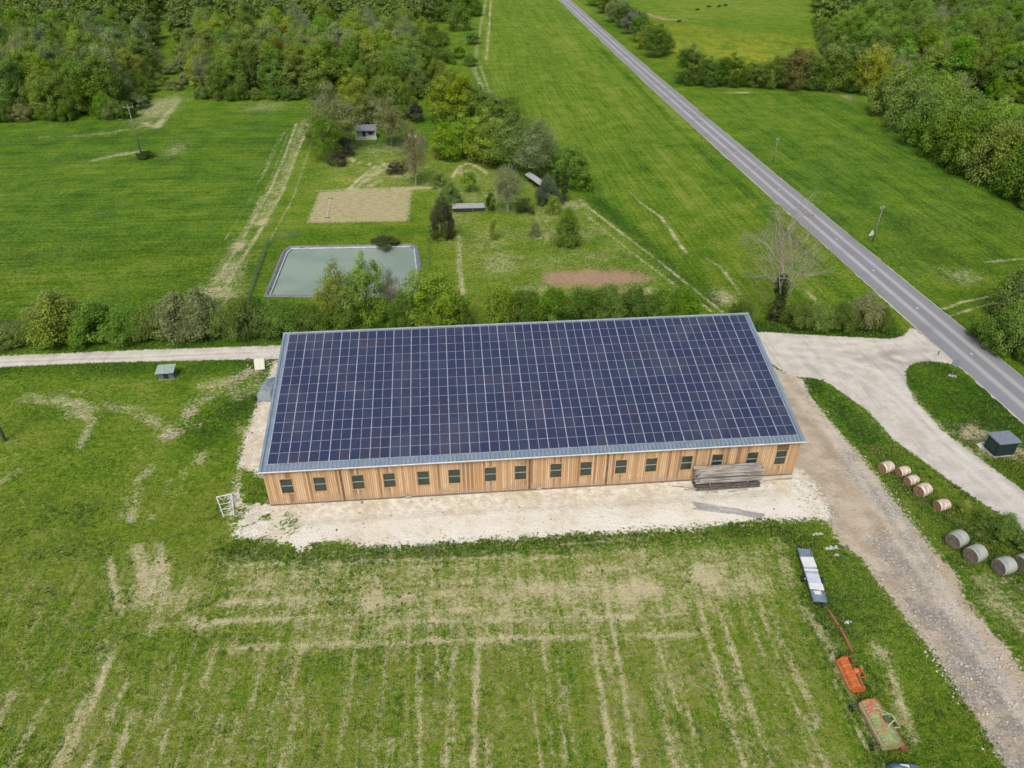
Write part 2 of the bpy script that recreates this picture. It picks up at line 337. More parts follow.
g = NT('site_ground'); v = g.pos()
a = {k: g.attr(k) for k in attrs}
nf_ = g.noise(v, 7.0, 4, 0.75); nm = g.noise(v, 1.3, 5, 0.62); nb = g.noise(v, 0.22, 4, 0.6); nh = g.noise(v, 2.6, 6, 0.75)
rowsv = g.noise(g.map(v, (1.0, 0.03, 1)), 1.5, 3, 0.6); rowsh = g.noise(g.map(v, (0.05, 1.0, 1)), 1.1, 3, 0.6)
nearv = g.noise(g.map(v, (1.0, 0.09, 1)), 1.6, 4, 0.65)
t = g.math('ADD', a['tone'], g.lin(nm, 0.3, 0.7, -0.42, 0.42)); t = g.math('ADD', t, g.lin(nb, 0.3, 0.7, -0.35, 0.35))
t = g.math('ADD', t, g.math('MULTIPLY', g.lin(rowsv, .3, .7, -.36, .36), a['rows'])); t = g.math('ADD', t, g.math('MULTIPLY', g.lin(rowsh, .3, .7, -.35, .35), a['hrows']))
t = g.math('ADD', t, g.math('MULTIPLY', g.lin(nearv, .3, .7, -.35, .45), a['near']))
t = g.math('ADD', t, g.lin(nf_, 0.32, 0.68, -0.60, 0.60)); t = g.math('ADD', t, g.lin(g.noise(v, 2.4, 3, .7), .35, .65, -.42, .42))
cr = g.n('ValToRGB', {'Fac': g.lin(t, -1.1, 1.1)}); e = cr.color_ramp
e.elements[0].color = (0.024, 0.062, 0.008, 1); e.elements[1].color = (0.255, 0.270, 0.070, 1)
for p_, c_ in [(0.3, (0.048, 0.120, 0.006)), (0.5, (0.088, 0.182, 0.008)), (0.72, (0.165, 0.242, 0.014))]:
    q = e.elements.new(p_); q.color = (*c_, 1)
col = cr.outputs[0]
# bluish crop leaves in the drilled fields, darker weed clumps near
clump = g.vor(v, 1.5); sp = g.ss(clump, 0.42, 0.12)
col = g.mix(g.math('MULTIPLY', g.math('MULTIPLY', sp, a['crop']), g.lin(g.noise(v,.08,2),.35,.65,.15,.75)), col, (0.100, 0.200, 0.070))
wd = g.math('MULTIPLY', g.ss(g.noise(v, 1.5, 4, .65), .56, .66), g.math('MULTIPLY', a['near'], .80)); col = g.mix(wd, col, (0.036, 0.120, 0.028))
col = g.mix(g.math('MULTIPLY', a['yellow'], g.ss(nm, .40, .60)), col, (0.42, 0.36, 0.02))
# dry straw
nw = g.noise(v, .75, 4, .6)
sfac = g.math('ADD', a['straw'], g.lin(nh, .25, .75, -.52, .52)); sfac = g.math('ADD', sfac, g.lin(nf_, .3, .7, -.18, .18)); sfac = g.math('ADD', sfac, g.lin(nw, .3, .7, -.20, .20)); sfac = g.math('ADD', sfac, g.math('MULTIPLY', g.lin(nearv, .3, .7, .0, .30), a['near']))
sfac = g.ss(sfac, .22, 1.05, 0, .90)
scol = g.mix(g.lin(nf_, .3, .7), (0.44, 0.38, 0.18), (0.78, 0.70, 0.45)); scol = g.mix(g.ss(nm, .4, .65, 0, .6), scol, (0.54, 0.45, 0.31))
col = g.mix(sfac, col, scol)
def over(col, key, c, lo=.42, hi=.62, amp=.45, mx=1.0):
    f = g.math('ADD', a[key], g.lin(nh, .25, .75, -amp, amp)); return g.mix(g.ss(f, lo, hi, 0, mx), col, c)
plotc = g.mix(g.ss(g.noise(g.map(v,(.35,1,1)),2.2,5,.7), .42,.62), (0.50,0.43,0.26), (0.34,0.31,0.14)); col = over(col, 'm_plot', plotc, amp=.62, mx=.92)
soilc = g.mix(g.ss(nm,.4,.6), (0.46,0.29,0.19), (0.36,0.24,0.15)); col = over(col, 'm_soil', soilc, amp=.55, mx=.9)
# tan yard
yc = g.mix(g.ss(g.noise(v, .5, 5, .6), .40, .60), (0.46, 0.375, 0.26), (0.61, 0.525, 0.40)); yc = g.mix(g.ss(nf_, .52, .70, 0, .6), yc, (0.27,0.20,0.13)); yc = g.mix(g.ss(nb,.45,.65,0,.6), yc, (0.54,0.455,0.33))
col = over(col, 'm_dirt', yc, amp=.40)
pebv = g.n('TexVoronoi', {'Vector': v, 'Scale': 4.5}); pebr = g.n('SeparateColor', {'Color': pebv.outputs['Color']}).outputs[0]
gc = g.mix(g.math('POWER', pebr, 1.6), (0.22,0.20,0.165), (0.72,0.69,0.61)); gc = g.mix(g.ss(pebv.outputs['Distance'], .35, .6), gc, (0.15,0.125,0.10)); gc = g.mix(.50, gc, (.47,.438,.365)); gc = g.mix(g.ss(g.noise(v, .45, 5, .6), .46, .62, 0, .75), gc, yc)
col = over(col, 'm_gravel', gc, .40, .72, .45)
# chalk
cc = g.mix(g.ss(g.noise(v, .35, 5, .62), .40, .62), (0.84, 0.80, 0.66), (0.74, 0.67, 0.52)); cc = g.mix(g.ss(nf_, .55, .70, 0, .55), cc, (0.42,0.36,0.25)); cc = g.mix(g.ss(g.noise(v,2.2,3), .60,.68,0,.5), cc, (0.33,0.27,0.17))
cc = g.mix(g.ss(g.noise(v, .25, 3), .42, .58, 0, .75), cc, (0.88,0.85,0.75)); cc = g.mix(g.ss(g.noise(v, 5.5, 3,.7), .62, .70, 0, .55), cc, (0.30,0.24,0.15))
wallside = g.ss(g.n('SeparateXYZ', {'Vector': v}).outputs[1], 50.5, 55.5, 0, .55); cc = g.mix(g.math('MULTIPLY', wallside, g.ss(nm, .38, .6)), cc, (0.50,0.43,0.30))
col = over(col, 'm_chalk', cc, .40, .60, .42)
# pale compacted lane with wheel wear
tcn = g.noise(v, .6, 5, .6); tc = g.mix(g.ss(tcn, .38, .62), (0.70,0.665,0.585), (0.60,0.56,0.48)); tc = g.mix(g.ss(nf_, .5, .72, 0, .4), tc, (0.46,0.425,0.36)); tc = g.mix(g.ss(nb, .5, .68, 0, .5), tc, (0.52,0.46,0.37)); tc = g.mix(g.ss(g.noise(g.map(v, (.5,.09,1), (0,0,0), (0,0,.6)), 1.3, 5, .7), .50, .66, 0, .55), tc, (0.42,0.39,0.35)); tc = g.mix(g.ss(g.noise(v, .9, 5, .7), .58, .66, 0, .6), tc, (0.68,0.63,0.54))
col = over(col, 'm_track', tc, .42, .58, .28)
barem = g.math('MAXIMUM', g.math('MAXIMUM', a['m_track'], a['m_dirt']), a['m_chalk']); barem = g.ss(barem, .4, .6)
rn_ = g.math('MULTIPLY', a['rut'], g.lin(nh, .25, .75, .5, 1.2)); col = g.mix(g.math('MULTIPLY', barem, g.lin(rn_, 0, 1, 0, .6)), col, (.80,.77,.69)); col = g.mix(g.math('MULTIPLY', barem, g.lin(rn_, 0, -1, 0, .7)), col, (.30,.27,.23))
hgt = g.math('ADD', g.math('MULTIPLY', nf_, .5), nh)
g.fin(col, 0.95, 0, g.bump(hgt, 0.28, .9), spec=0.12)
GROUND_MAT = g.m

# pond geometry: banks fall to the water
pond_poly = W([(266,296),(284,252),(290,247),(412,244.7),(417,248),(420,270),(415,293),(408,297)])
sp_ = sdf(P, pond_poly)
F = []
idx = (np.arange(ny-1)[:,None]*nx+np.arange(nx-1)[None,:]).ravel()
Fq = np.stack([idx, idx+1, idx+nx+1, idx+nx], 1)
V = np.stack([X, Y, zz], 1)
fc = lambda arr: arr[Fq].mean(1)
reg = np.zeros(len(Fq), int)
reg[fc(m_dirt) > .5] = 2; reg[fc(m_chalk) > .56] = 3; reg[fc(m_track) > .5] = 1; reg[fc(m_plot) > .5] = 4
keep = fc(sp_) < 0.3
def sub_ground(name, sel, kindlabel):
    fs = Fq[sel]; used, inv = np.unique(fs, return_inverse=True)
    me = np_mesh(name, V[used], inv.reshape(-1, 4), [GROUND_MAT], {k: x[used] for k, x in attrs.items()}, True)
    tag(link(name, me), kind='structure')
for i, nme in enumerate(['ground', 'gravel_track', 'dirt_yard', 'chalk_apron', 'tilled_plot']):
    sub_ground(nme, (reg == i) & keep, nme)
def ground_z(x, y):
    i = np.searchsorted(XS, x)-1; j = np.searchsorted(YS, y)-1
    return float(zz[j*nx+i])

# ================================================================== ROAD
rn = NT('worn_asphalt'); rv = rn.pos(); u_ = rn.attr('across'); al = rn.attr('along')
cr_ = rn.math('ABSOLUTE', u_)
base = rn.mix(rn.ss(rn.noise(rv, 18, 3, .8), .35, .65), (0.165,0.170,0.180), (0.265,0.27,0.28))
wheel = rn.n('Math', {}, operation='ABSOLUTE'); rn.put(wheel.inputs[0], rn.math('SUBTRACT', cr_, .50))
band = rn.ss(wheel.outputs[0], .20, .03); base = rn.mix(rn.math('MULTIPLY', band, .0), base, (0,0,0))
lt = rn.noise(rn.map(rv, (1,.02,1)), 1.2, 3)
# pale bands of loose chippings between the wheel paths
b1 = rn.ss(rn.math('ABSOLUTE', rn.math('SUBTRACT', cr_, .33)), .20, .03)
b2 = rn.ss(cr_, .88, .95)
base = rn.mix(rn.math('MULTIPLY', b1, rn.lin(lt,.3,.7,.55,.9)), base, (0.42,0.42,0.41))
base = rn.mix(rn.math('MULTIPLY', rn.ss(rn.math('ABSOLUTE', rn.math('SUBTRACT', cr_, .62)), .30, .1), .35), base, (.25,.255,.27))
base = rn.mix(b2, base, rn.mix(rn.noise(rv, 2.5, 4), (0.56,0.54,0.46), (.34,.33,.26)))
base = rn.mix(rn.ss(rn.noise(rv, .15, 4), .5, .7, 0, .35), base, (.16,.16,.17))
ASPH = rn.fin(base, .85, 0, rn.bump(rn.noise(rv, 30, 3), .02), spec=.25)
# axis from matching edge points
rl = [(546,-12),(559,0),(612,50),(662,98),(712,146),(765,193),(835,259),(908,322),(960,365),(1019,411),(1100,480),(1300,650)]
rr = [(556,-12),(572,0),(630,50),(684,98),(735,143),(793,192),(866,252),(940,307),(990,347),(1042,390),(1130,460),(1380,650)]
Lp, Rp = W(rl), W(rr)
def resample(pts, ys):
    return np.interp(ys, pts[::-1,1], pts[::-1,0])
cy = np.concatenate([np.linspace(20, 460, 900), np.linspace(470, 1500, 60)])
lx = resample(Lp, cy); rx_ = resample(Rp, cy)
k_l = np.polyfit(Lp[:,1], Lp[:,0], 2); k_r = np.polyfit(Rp[:,1], Rp[:,0], 2)
ctr_fit = np.polyfit(np.concatenate([Lp[1:10,1], Rp[1:10,1]]), np.concatenate([Lp[1:10,0], Rp[1:10,0]]), 2)
lin_fit = np.polyfit(np.concatenate([Lp[1:6,1], Rp[1:6,1]]), np.concatenate([Lp[1:6,0], Rp[1:6,0]]), 1)
wid = float(np.median(np.interp(np.linspace(60,250,40), Rp[::-1,1], Rp[::-1,0])-np.interp(np.linspace(60,250,40), Lp[::-1,1], Lp[::-1,0])))
def road_x(y): return np.polyval(ctr_fit, y) if y < 330 else np.polyval(ctr_fit, 330)+(y-330)*(np.polyval(np.polyder(ctr_fit), 330))
print('ROAD width', wid, 'centre', [round(float(road_x(y)),1) for y in (30, 60, 100, 200, 300, 400)], [float(round(x,1)) for x in Lp[:,0]], [float(round(x,1)) for x in Rp[:,0]], [float(round(x)) for x in Lp[:,1]])
wid = 7.1
us = np.linspace(-1, 1, 13); rv_, ra, rb = [], [], []
for y in cy:
    for u in us:
        e_ = 0.05*math.sin(y*.9)*abs(u)**8+0.07*math.sin(y*.23+u)*abs(u)**8
        rv_.append((road_x(y)+u*wid/2+e_, y, 0.13-0.07*u*u-(.10 if abs(u) > .99 else 0))); ra.append(u); rb.append(y)
nu = len(us); rf_ = [(i*nu+j, i*nu+j+1, (i+1)*nu+j+1, (i+1)*nu+j) for i in range(len(cy)-1) for j in range(nu-1)]
tag(link('asphalt_road', np_mesh('asphalt_road', np.array(rv_), np.array(rf_), [ASPH], {'across': np.array(ra), 'along': np.array(rb)}, True)), kind='structure')
# faded centre dashes
WHITE = weathered('worn_white_paint', (.72,.72,.70), (.6,.6,.58), 6, .7, bump=.003)
mb = MB(); 
for k in range(40):
    y = 38+k*13.0
    x = road_x(y); mb.box(x-.11, x+.11, y, y+.5, .134, .137)
tag(mb.build('road_marking', WHITE), kind='structure')

# ================================================================== POND
liner_m = weathered('pond_liner_rubber', (.16,.165,.18), (.23,.235,.25), 1.5, .6, bump=.01)
pale_edge = weathered('pale_liner_edge', (.62,.64,.66), (.45,.48,.52), 2, .6, bump=.005)
pn = NT('pond_water'); pw = pn.pos()
pcol = pn.mix(pn.ss(pn.noise(pw, .10, 4), .4, .62), (0.200,0.262,0.205), (0.250,0.312,0.245))
PWATER = pn.fin(pcol, .28, 0, pn.bump(pn.noise(pw, 1.2, 3), .03, .5), spec=.35)
pc = pond_poly.mean(0)
def inset(poly, d):
    n = len(poly); out = []
    for i in range(n):
        p0, p1, p2 = poly[i-1], poly[i], poly[(i+1)%n]
        e1 = (p1-p0)/np.linalg.norm(p1-p0); e2 = (p2-p1)/np.linalg.norm(p2-p1)
        n1_ = np.array([-e1[1], e1[0]]); n2_ = np.array([-e2[1], e2[0]])
        if (pc-p1)@n1_ < 0: n1_ = -n1_
        if (pc-p1)@n2_ < 0: n2_ = -n2_
        b_ = n1_+n2_; b_ /= (1+n1_@n2_); out.append(p1+b_*d)
    return np.array(out)
def ring(rings, name, mats, mis, parent=None):
    n = len(pond_poly); mb = MB(); vs = []
    for d, z in rings:
        for p in inset(pond_poly, d): vs.append((p[0], p[1], z))
    for r_ in range(len(rings)-1):
        mb.add([], [])
    fs = []; mi = []
    for r_ in range(len(rings)-1):
        for i in range(n): fs.append((r_*n+i, r_*n+(i+1)%n, (r_+1)*n+(i+1)%n, (r_+1)*n+i)); mi.append(mis[r_])
    mb.v = vs; mb.f = fs; mb.mi = mi
    return mb.build(name, mats, parent)
pl_e = empty('pond_liner', (0,0,0), 0, 'dark grey sheet liner banked round the pale green pond', 'pond liner')
ring([(-.35,.02),(-.1,.16),(.1,.18),(.50,-.15),(1.4,-1.0)], 'bank_sheet', [liner_m], [0,0,0,0], pl_e)
n5 = len(pond_poly); mb = MB(); q = inset(pond_poly, .50)
for i in (0, 1, 2, 3, 4, 5): 
    a_, b_ = q[i], q[(i+1)%n5]
    if i == 3: continue
    mb.path([(a_[0],a_[1],-.12),(b_[0],b_[1],-.12)], .14, 6)
mb.build('edge_pipe', pale_edge, pl_e)
q = inset(pond_poly, .60); tag(link('pond_water', np_mesh('pond_water', np.array([(p[0],p[1],-.28) for p in q]), np.array([range(n5)]), [PWATER])), kind='structure')
# ================================================================== BARN
BX0, BY0 = [float(t) for t in (math.cos(AZ)*-24.4368+math.sin(AZ)*54.037, -math.sin(AZ)*-24.4368+math.cos(AZ)*54.037)]
BL, OG, OE = 54.5, 0.14, 0.38
RUN, HE, HR = 18.852, 4.797, 9.393
SL = math.atan2(HR-HE, RUN)
wn = NT('larch_boards'); wo = wn.obj(); sx = wn.n('SeparateXYZ', {'Vector': wo})
bx_ = wn.math('ADD', sx.outputs[0], sx.outputs[1]); bi = wn.math('MULTIPLY', bx_, 1/0.21)
bid = wn.math('FLOOR', bi); fr = wn.math('FRACT', bi)
rnd = wn.n('TexWhiteNoise', {'W': bid}, noise_dimensions='1D').outputs['Value']
rnd2 = wn.n('TexWhiteNoise', {'W': wn.math('ADD', bid, 77.7)}, noise_dimensions='1D').outputs['Value']
wc = wn.mix(rnd, (0.46,0.285,0.145), (0.64,0.45,0.27)); wc = wn.mix(wn.math('GREATER_THAN', rnd2, .86), wc, (0.31,0.185,0.11)); wc = wn.mix(wn.math('LESS_THAN', rnd2, .13), wc, (0.66,0.47,0.29))
gr = wn.noise(wn.map(wo, (1,1,.08)), 9, 4, .7); wc = wn.mix(wn.ss(gr, .42, .7, 0, .45), wc, (0.33,0.19,0.10))
lowz = wn.math('ADD', sx.outputs[2], wn.lin(wn.noise(wo, .8, 4), .3,.7,-.7,.7)); wc = wn.mix(wn.ss(lowz, 1.3, .1, 0, .75), wc, (0.40,0.30,0.21))
seam = wn.ss(wn.math('ABSOLUTE', wn.math('SUBTRACT', fr, .5)), .42, .48)
wc = wn.mix(wn.math('MULTIPLY', seam, .75), wc, (0.13,0.075,0.04))
LARCH = wn.fin(wc, .75, 0, wn.bump(wn.math('SUBTRACT', 1.0, seam), .03), spec=.2)
DARKJOINT = weathered('dark_brown_boards', (.17,.09,.05), (.24,.14,.08), 2)  # dark brown boards for the wall seams and the upper panel
FRAMEW = weathered('window_frame_wood', (.50,.34,.18), (.58,.42,.25), 2)
SILL = weathered('grey_zinc_rail', (.34,.36,.37), (.42,.44,.45), 3, .5)
gn = NT('dark_window_glass'); GLASS = gn.fin(gn.mix(gn.noise(gn.obj(), .9, 2), (.018,.028,.022), (.055,.075,.05)), .10, 0, gn.bump(gn.noise(gn.obj(), 1.5, 2), .01), spec=.5)
rm_ = NT('blue_grey_steel'); ro_ = rm_.obj(); rx0 = rm_.n('SeparateXYZ', {'Vector': ro_}).outputs[0]
rfr = rm_.math('FRACT', rm_.math('MULTIPLY', rm_.math('ADD', rx0, OG), 1/.42)); rcol = rm_.mix(rm_.ss(rm_.noise(ro_, .8, 3), .4, .6), (.190,.255,.315), (.225,.290,.350))
rcol = rm_.mix(rm_.ss(rm_.math('ABSOLUTE', rm_.math('SUBTRACT', rfr, .60)), .10, .03), rcol, (.10,.14,.18))
ROOFM = rm_.fin(rcol, .45, .2, None, spec=.4)
TRIM = weathered('pale_steel_trim', (.42,.48,.54), (.36,.42,.48), 1.0, .45, .2, .002)
GUTTER = weathered('white_gutter', (.70,.71,.70), (.60,.61,.62), 1.5, .5, 0, .002)
RAIL = weathered('aluminium_rail', (.52,.56,.64), (.42,.46,.54), 1.0, .5, .25, .001)
PFRAME = weathered('panel_frame', (.24,.27,.34), (.17,.20,.27), 1.0, .5, .2, .001)
pn_ = NT('solar_cells'); po = pn_.obj(); psx = pn_.n('SeparateXYZ', {'Vector': po})
pidr = pn_.attr('pid')
pcc = pn_.mix(pidr, (0.021,0.030,0.070), (0.026,0.032,0.070)); pcc = pn_.mix(pn_.math('GREATER_THAN', pn_.math('FRACT', pn_.math('MULTIPLY', pidr, 13.7)), .84), pcc, (0.034,0.036,0.068))
pcc = pn_.mix(pn_.math('LESS_THAN', pn_.math('FRACT', pn_.math('MULTIPLY', pidr, 7.3)), .15), pcc, (0.028,0.040,0.076))
cu = pn_.math('FRACT', pn_.math('MULTIPLY', pn_.attr('cu'), 6.0)); cv = pn_.math('FRACT', pn_.math('MULTIPLY', pn_.attr('cv'), 8.0))
gl = pn_.math('MAXIMUM', pn_.ss(pn_.math('ABSOLUTE', pn_.math('SUBTRACT', cu, .5)), .44, .49), pn_.ss(pn_.math('ABSOLUTE', pn_.math('SUBTRACT', cv, .5)), .44, .49))
pcc = pn_.mix(pn_.math('MULTIPLY', gl, .35), pcc, (0.12,0.13,0.20))
pcc = pn_.mix(pn_.ss(pn_.noise(po, .25, 4), .45, .7, 0, .12), pcc, (0.18,0.18,0.20))
CELL = pn_.fin(pcc, .30, 0, None, spec=.42)

barn = empty('barn', (BX0, BY0, 0), 0, 'long timber clad barn whose whole near roof slope is covered in solar panels', 'barn')
win_u = []
for px, py in [(287.2,486.7),(320.2,484.6),(358.2,482),(389.4,480.2),(423.5,478.1),(454.3,476.2),(490.4,474.1),(520.6,472.1),(555.9,470.1),(585.9,468.6),(620.9,466.8),(651.1,465.4),(686.3,463.4),(716.8,461.4),(751.7,459.5),(780.6,456.8)]:
    d = rt*(px-512)+up*(384-py)+fw*F_PX; t_ = BY0/d[1]
    win_u.append((d[0]*t_-BX0, CAM_H+d[2]*t_))
WZ = float(np.mean([z for _, z in win_u[:13]])); WW, WH = 1.15, 1.86
print('WIN', [round(float(u),1) for u, _ in win_u], 'z', WZ, [round(float(z),1) for _, z in win_u])
WZ = min(WZ, 2.75); z0, z1 = WZ-WH/2, WZ+WH/2
he_w = HE+math.tan(SL)*OE-.12
xs = [0]; 
for u, _ in win_u: xs += [u-WW/2, u+WW/2]
xs.append(BL)
mb = MB()
for i in range(len(xs)-1):
    x0_, x1_ = xs[i], xs[i+1]
    if i % 2 == 0: mb.box(x0_, x1_, 0, .18, 0, he_w)
    else: mb.box(x0_, x1_, 0, .18, 0, z0); mb.box(x0_, x1_, 0, .18, z1, he_w)
mb.build('front_wall', LARCH, barn)
ridge_y = RUN-OE; hr_w = HR-.14
back_y = ridge_y-.35; hb = HR-.1
for x0_, x1_ in ((0.003,.18),(BL-.18, BL-.003)):
    mb = MB(); mb.prism([(.182,0),(.182,he_w-.02),(back_y,hb-.2),(back_y,0)], x0_, x1_); mb.build('gable_wall', LARCH, barn)
mb = MB(); mb.box(.2, BL-.2, back_y-.2, back_y-.01, 0, hb-.25); mb.build('rear_wall', LARCH, barn)
for px in (339.5, 529.5, 607):
    d = rt*(px-512)+up*(384-470)+fw*F_PX; u = float(d[0]*BY0/d[1]-BX0)
    mb = MB(); mb.box(u-.10, u+.10, -.035, -.003, .02, he_w-.25); mb.build('joint_board', DARKJOINT, barn)
mb = MB(); mb.box(.05, BL-.05, -.06, -.003, 0, .14); mb.build('plinth_strip', weathered('dark_plinth', (.24,.19,.14), (.16,.12,.09), 2), barn)  # darker brown strip along the wall foot
first = True
for u, _ in win_u:
    f = MB(); t = .07
    f.box(u-WW/2-.06, u+WW/2+.06, -.05, -.004, z1, z1+t); f.box(u-WW/2-.09, u+WW/2+.09, -.09, -.004, z0-t, z0)
    f.box(u-WW/2-.06, u-WW/2, -.05, -.004, z0, z1); f.box(u+WW/2, u+WW/2+.06, -.05, -.004, z0, z1)
    wobj = f.build('window', FRAMEW, barn)
    MB().box(u-WW/2+.002, u+WW/2-.002, .02, .10, WZ-.035, WZ+.035).build('transom', SILL, wobj)
    MB().box(u-WW/2+.002, u+WW/2-.002, .06, .12, WZ+.036, z1-.002).build('pane', GLASS, wobj)
    MB().box(u-WW/2+.002, u+WW/2-.002, .06, .12, z0+.002, WZ-.036).build('pane', GLASS, wobj)

u = win_u[-1][0]; MB().box(u-WW/2-.05, u+WW/2+.05, -.045, -.004, z1+.075, z1+1.0).build('upper_panel', DARKJOINT, barn)
# roof slope frame: s along the eave, t up the slope
def rp(s, t, h=0.0):
    return (s, -OE+t*math.cos(SL)-h*math.sin(SL), HE+t*math.sin(SL)+h*math.cos(SL))
SLEN = RUN/math.cos(SL)
mb = MB()
# corrugated sheet: raised ribs every 0.33 m
step = .42; nrib = int((BL+2*OG)/step); prof = []
for k in range(nrib):
    x = -OG+k*step; prof += [(x, 0), (x+.235, 0), (x+.26, .045), (x+.31, .045)]
prof.append((BL+OG, 0))
vs = [rp(x, 0, h) for x, h in prof]+[rp(x, SLEN, h) for x, h in prof]; n_ = len(prof)
mb.add(vs, [(i, i+1, n_+i+1, n_+i) for i in range(n_-1)])
vs = [rp(-OG,0,-.10), rp(BL+OG,0,-.10), rp(BL+OG,SLEN,-.10), rp(-OG,SLEN,-.10)]; mb.add(vs, [(3,2,1,0)])
mb.build('roof', ROOFM, barn)
def slope_box(mb, s0, s1, t0, t1, h0, h1, mi=0):
    vs = [rp(s, t, h) for h in (h0,h1) for t in (t0,t1) for s in (s0,s1)]
    mb.add(vs, [(0,2,3,1),(4,5,7,6),(0,1,5,4),(2,6,7,3),(0,4,6,2),(1,3,7,5)], mi)
for s0, s1 in ((-OG-.06, -OG+.20), (BL+OG-.20, BL+OG+.06)):
    mb = MB(); slope_box(mb, s0, s1, -.02, SLEN+.05, -.16, .085); mb.build('verge_trim', ROOFM, barn)
mb = MB(); slope_box(mb, -OG-.07, BL+OG+.07, SLEN-.16, SLEN+.06, .05, .10); mb.build('ridge_cap', TRIM, barn)
mb = MB(); y_ = -OE-.005
mb.path([(-OG-.1, y_-.07, HE-.06), (BL+OG+.1, y_-.07, HE-.06)], .078, 10); mb.build('gutter', GUTTER, barn)
MB().box(-OG, BL+OG, -OE+.02, -OE+.05, HE-.30, HE-.105).build('fascia', FRAMEW, barn)
# panels: 52 columns x 14 rows
NC, NR = 54, 14
s_a, s_b = .58, BL-.36; t_a, t_b = .80, SLEN-.34
ph = (t_b-t_a)/NR
# columns run in pairs, a wider rail between the pairs
pair = (s_b-s_a)/(NC/2); wide, slim = .075, .032
pw_ = (pair-wide-slim)/2
def panel(mb, attrl, c, r_):
    s0 = s_a+(c//2)*pair+(pw_+slim if c % 2 else 0); t0 = t_a+r_*ph; s1, t1 = s0+pw_, t0+ph-.035
    slope_box(mb, s0, s1, t0, t1, .10, .135, 1)
    pid = random.random()
    attrl += [(0,0,0)]*8
    o = .022; vs = [rp(s0+o,t0+o,.1375), rp(s1-o,t0+o,.1375), rp(s1-o,t1-o,.1375), rp(s0+o,t1-o,.1375)]
    mb.add(vs, [(0,1,2,3)], 0); attrl += [(pid,0,0),(pid,1,0),(pid,1,1),(pid,0,1)]
def finish_panels(o, al):
    for j, nme in enumerate(('pid', 'cu', 'cv')):
        a_ = o.data.attributes.new(nme, 'FLOAT', 'POINT'); a_.data.foreach_set('value', [x[j] for x in al])
order = [(c, 0) for c in range(NC)]+[(c, 1) for c in range(4, 50)]
for c, r_ in order:
    mb = MB(); al_ = []; panel(mb, al_, c, r_); finish_panels(mb.build('solar_panel', [CELL, PFRAME], barn), al_)
mb = MB(); al_ = []; done = set(order)
for r_ in range(NR):
    for c in range(NC):
        if (c, r_) not in done: panel(mb, al_, c, r_)
o = mb.build('solar_panel', [CELL, PFRAME], barn); finish_panels(o, al_); tag(o, 'solar panels of the upper rows', kind='stuff')
mb = MB()
for k in range(NC//2+1):
    s = s_a+k*pair-wide; slope_box(mb, s+.01, s+wide-.01, t_a-.06, t_b+.03, .05, .128)
    if k < NC//2: s = s_a+k*pair+pw_; slope_box(mb, s+.004, s+slim-.004, t_a-.04, t_b+.02, .05, .120)
for r_ in range(NR+1): slope_box(mb, s_a, s_b-wide, t_a+r_*ph-.034, t_a+r_*ph-.003, .05, .11)
mb.build('mounting_rail', RAIL, barn)
# ================================================================== VEGETATION
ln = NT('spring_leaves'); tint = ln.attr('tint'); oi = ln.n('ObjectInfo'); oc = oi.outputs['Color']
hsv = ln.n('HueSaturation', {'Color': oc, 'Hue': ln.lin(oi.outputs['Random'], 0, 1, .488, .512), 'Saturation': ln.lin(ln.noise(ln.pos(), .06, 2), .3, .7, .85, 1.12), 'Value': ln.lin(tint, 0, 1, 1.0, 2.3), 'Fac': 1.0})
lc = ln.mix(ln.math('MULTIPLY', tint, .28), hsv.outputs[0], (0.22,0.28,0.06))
pb = ln.n('BsdfPrincipled', {'Base Color': lc, 'Roughness': .75, 'Specular IOR Level': .15})
tr = ln.n('BsdfTranslucent', {'Color': lc}); ms = ln.n('MixShader', {0: .40}); ln.t.links.new(pb.outputs[0], ms.inputs[1]); ln.t.links.new(tr.outputs[0], ms.inputs[2]); ln.t.links.new(ms.outputs[0], ln.out.inputs[0])
LEAF = ln.m
bk = NT('tree_bark'); BARK = bk.fin(bk.mix(bk.ss(bk.noise(bk.map(bk.obj(), (1,1,.2)), 6, 4), .4, .6), (.10,.075,.055), (.20,.165,.125)), .9, 0, bk.bump(bk.noise(bk.obj(), 12), .02), spec=.1)
bk = NT('pale_bark'); PALEBARK = bk.fin(bk.mix(bk.ss(bk.noise(bk.obj(), 3, 4), .4, .6), (.22,.195,.155), (.34,.31,.25)), .9, 0, None, spec=.1)

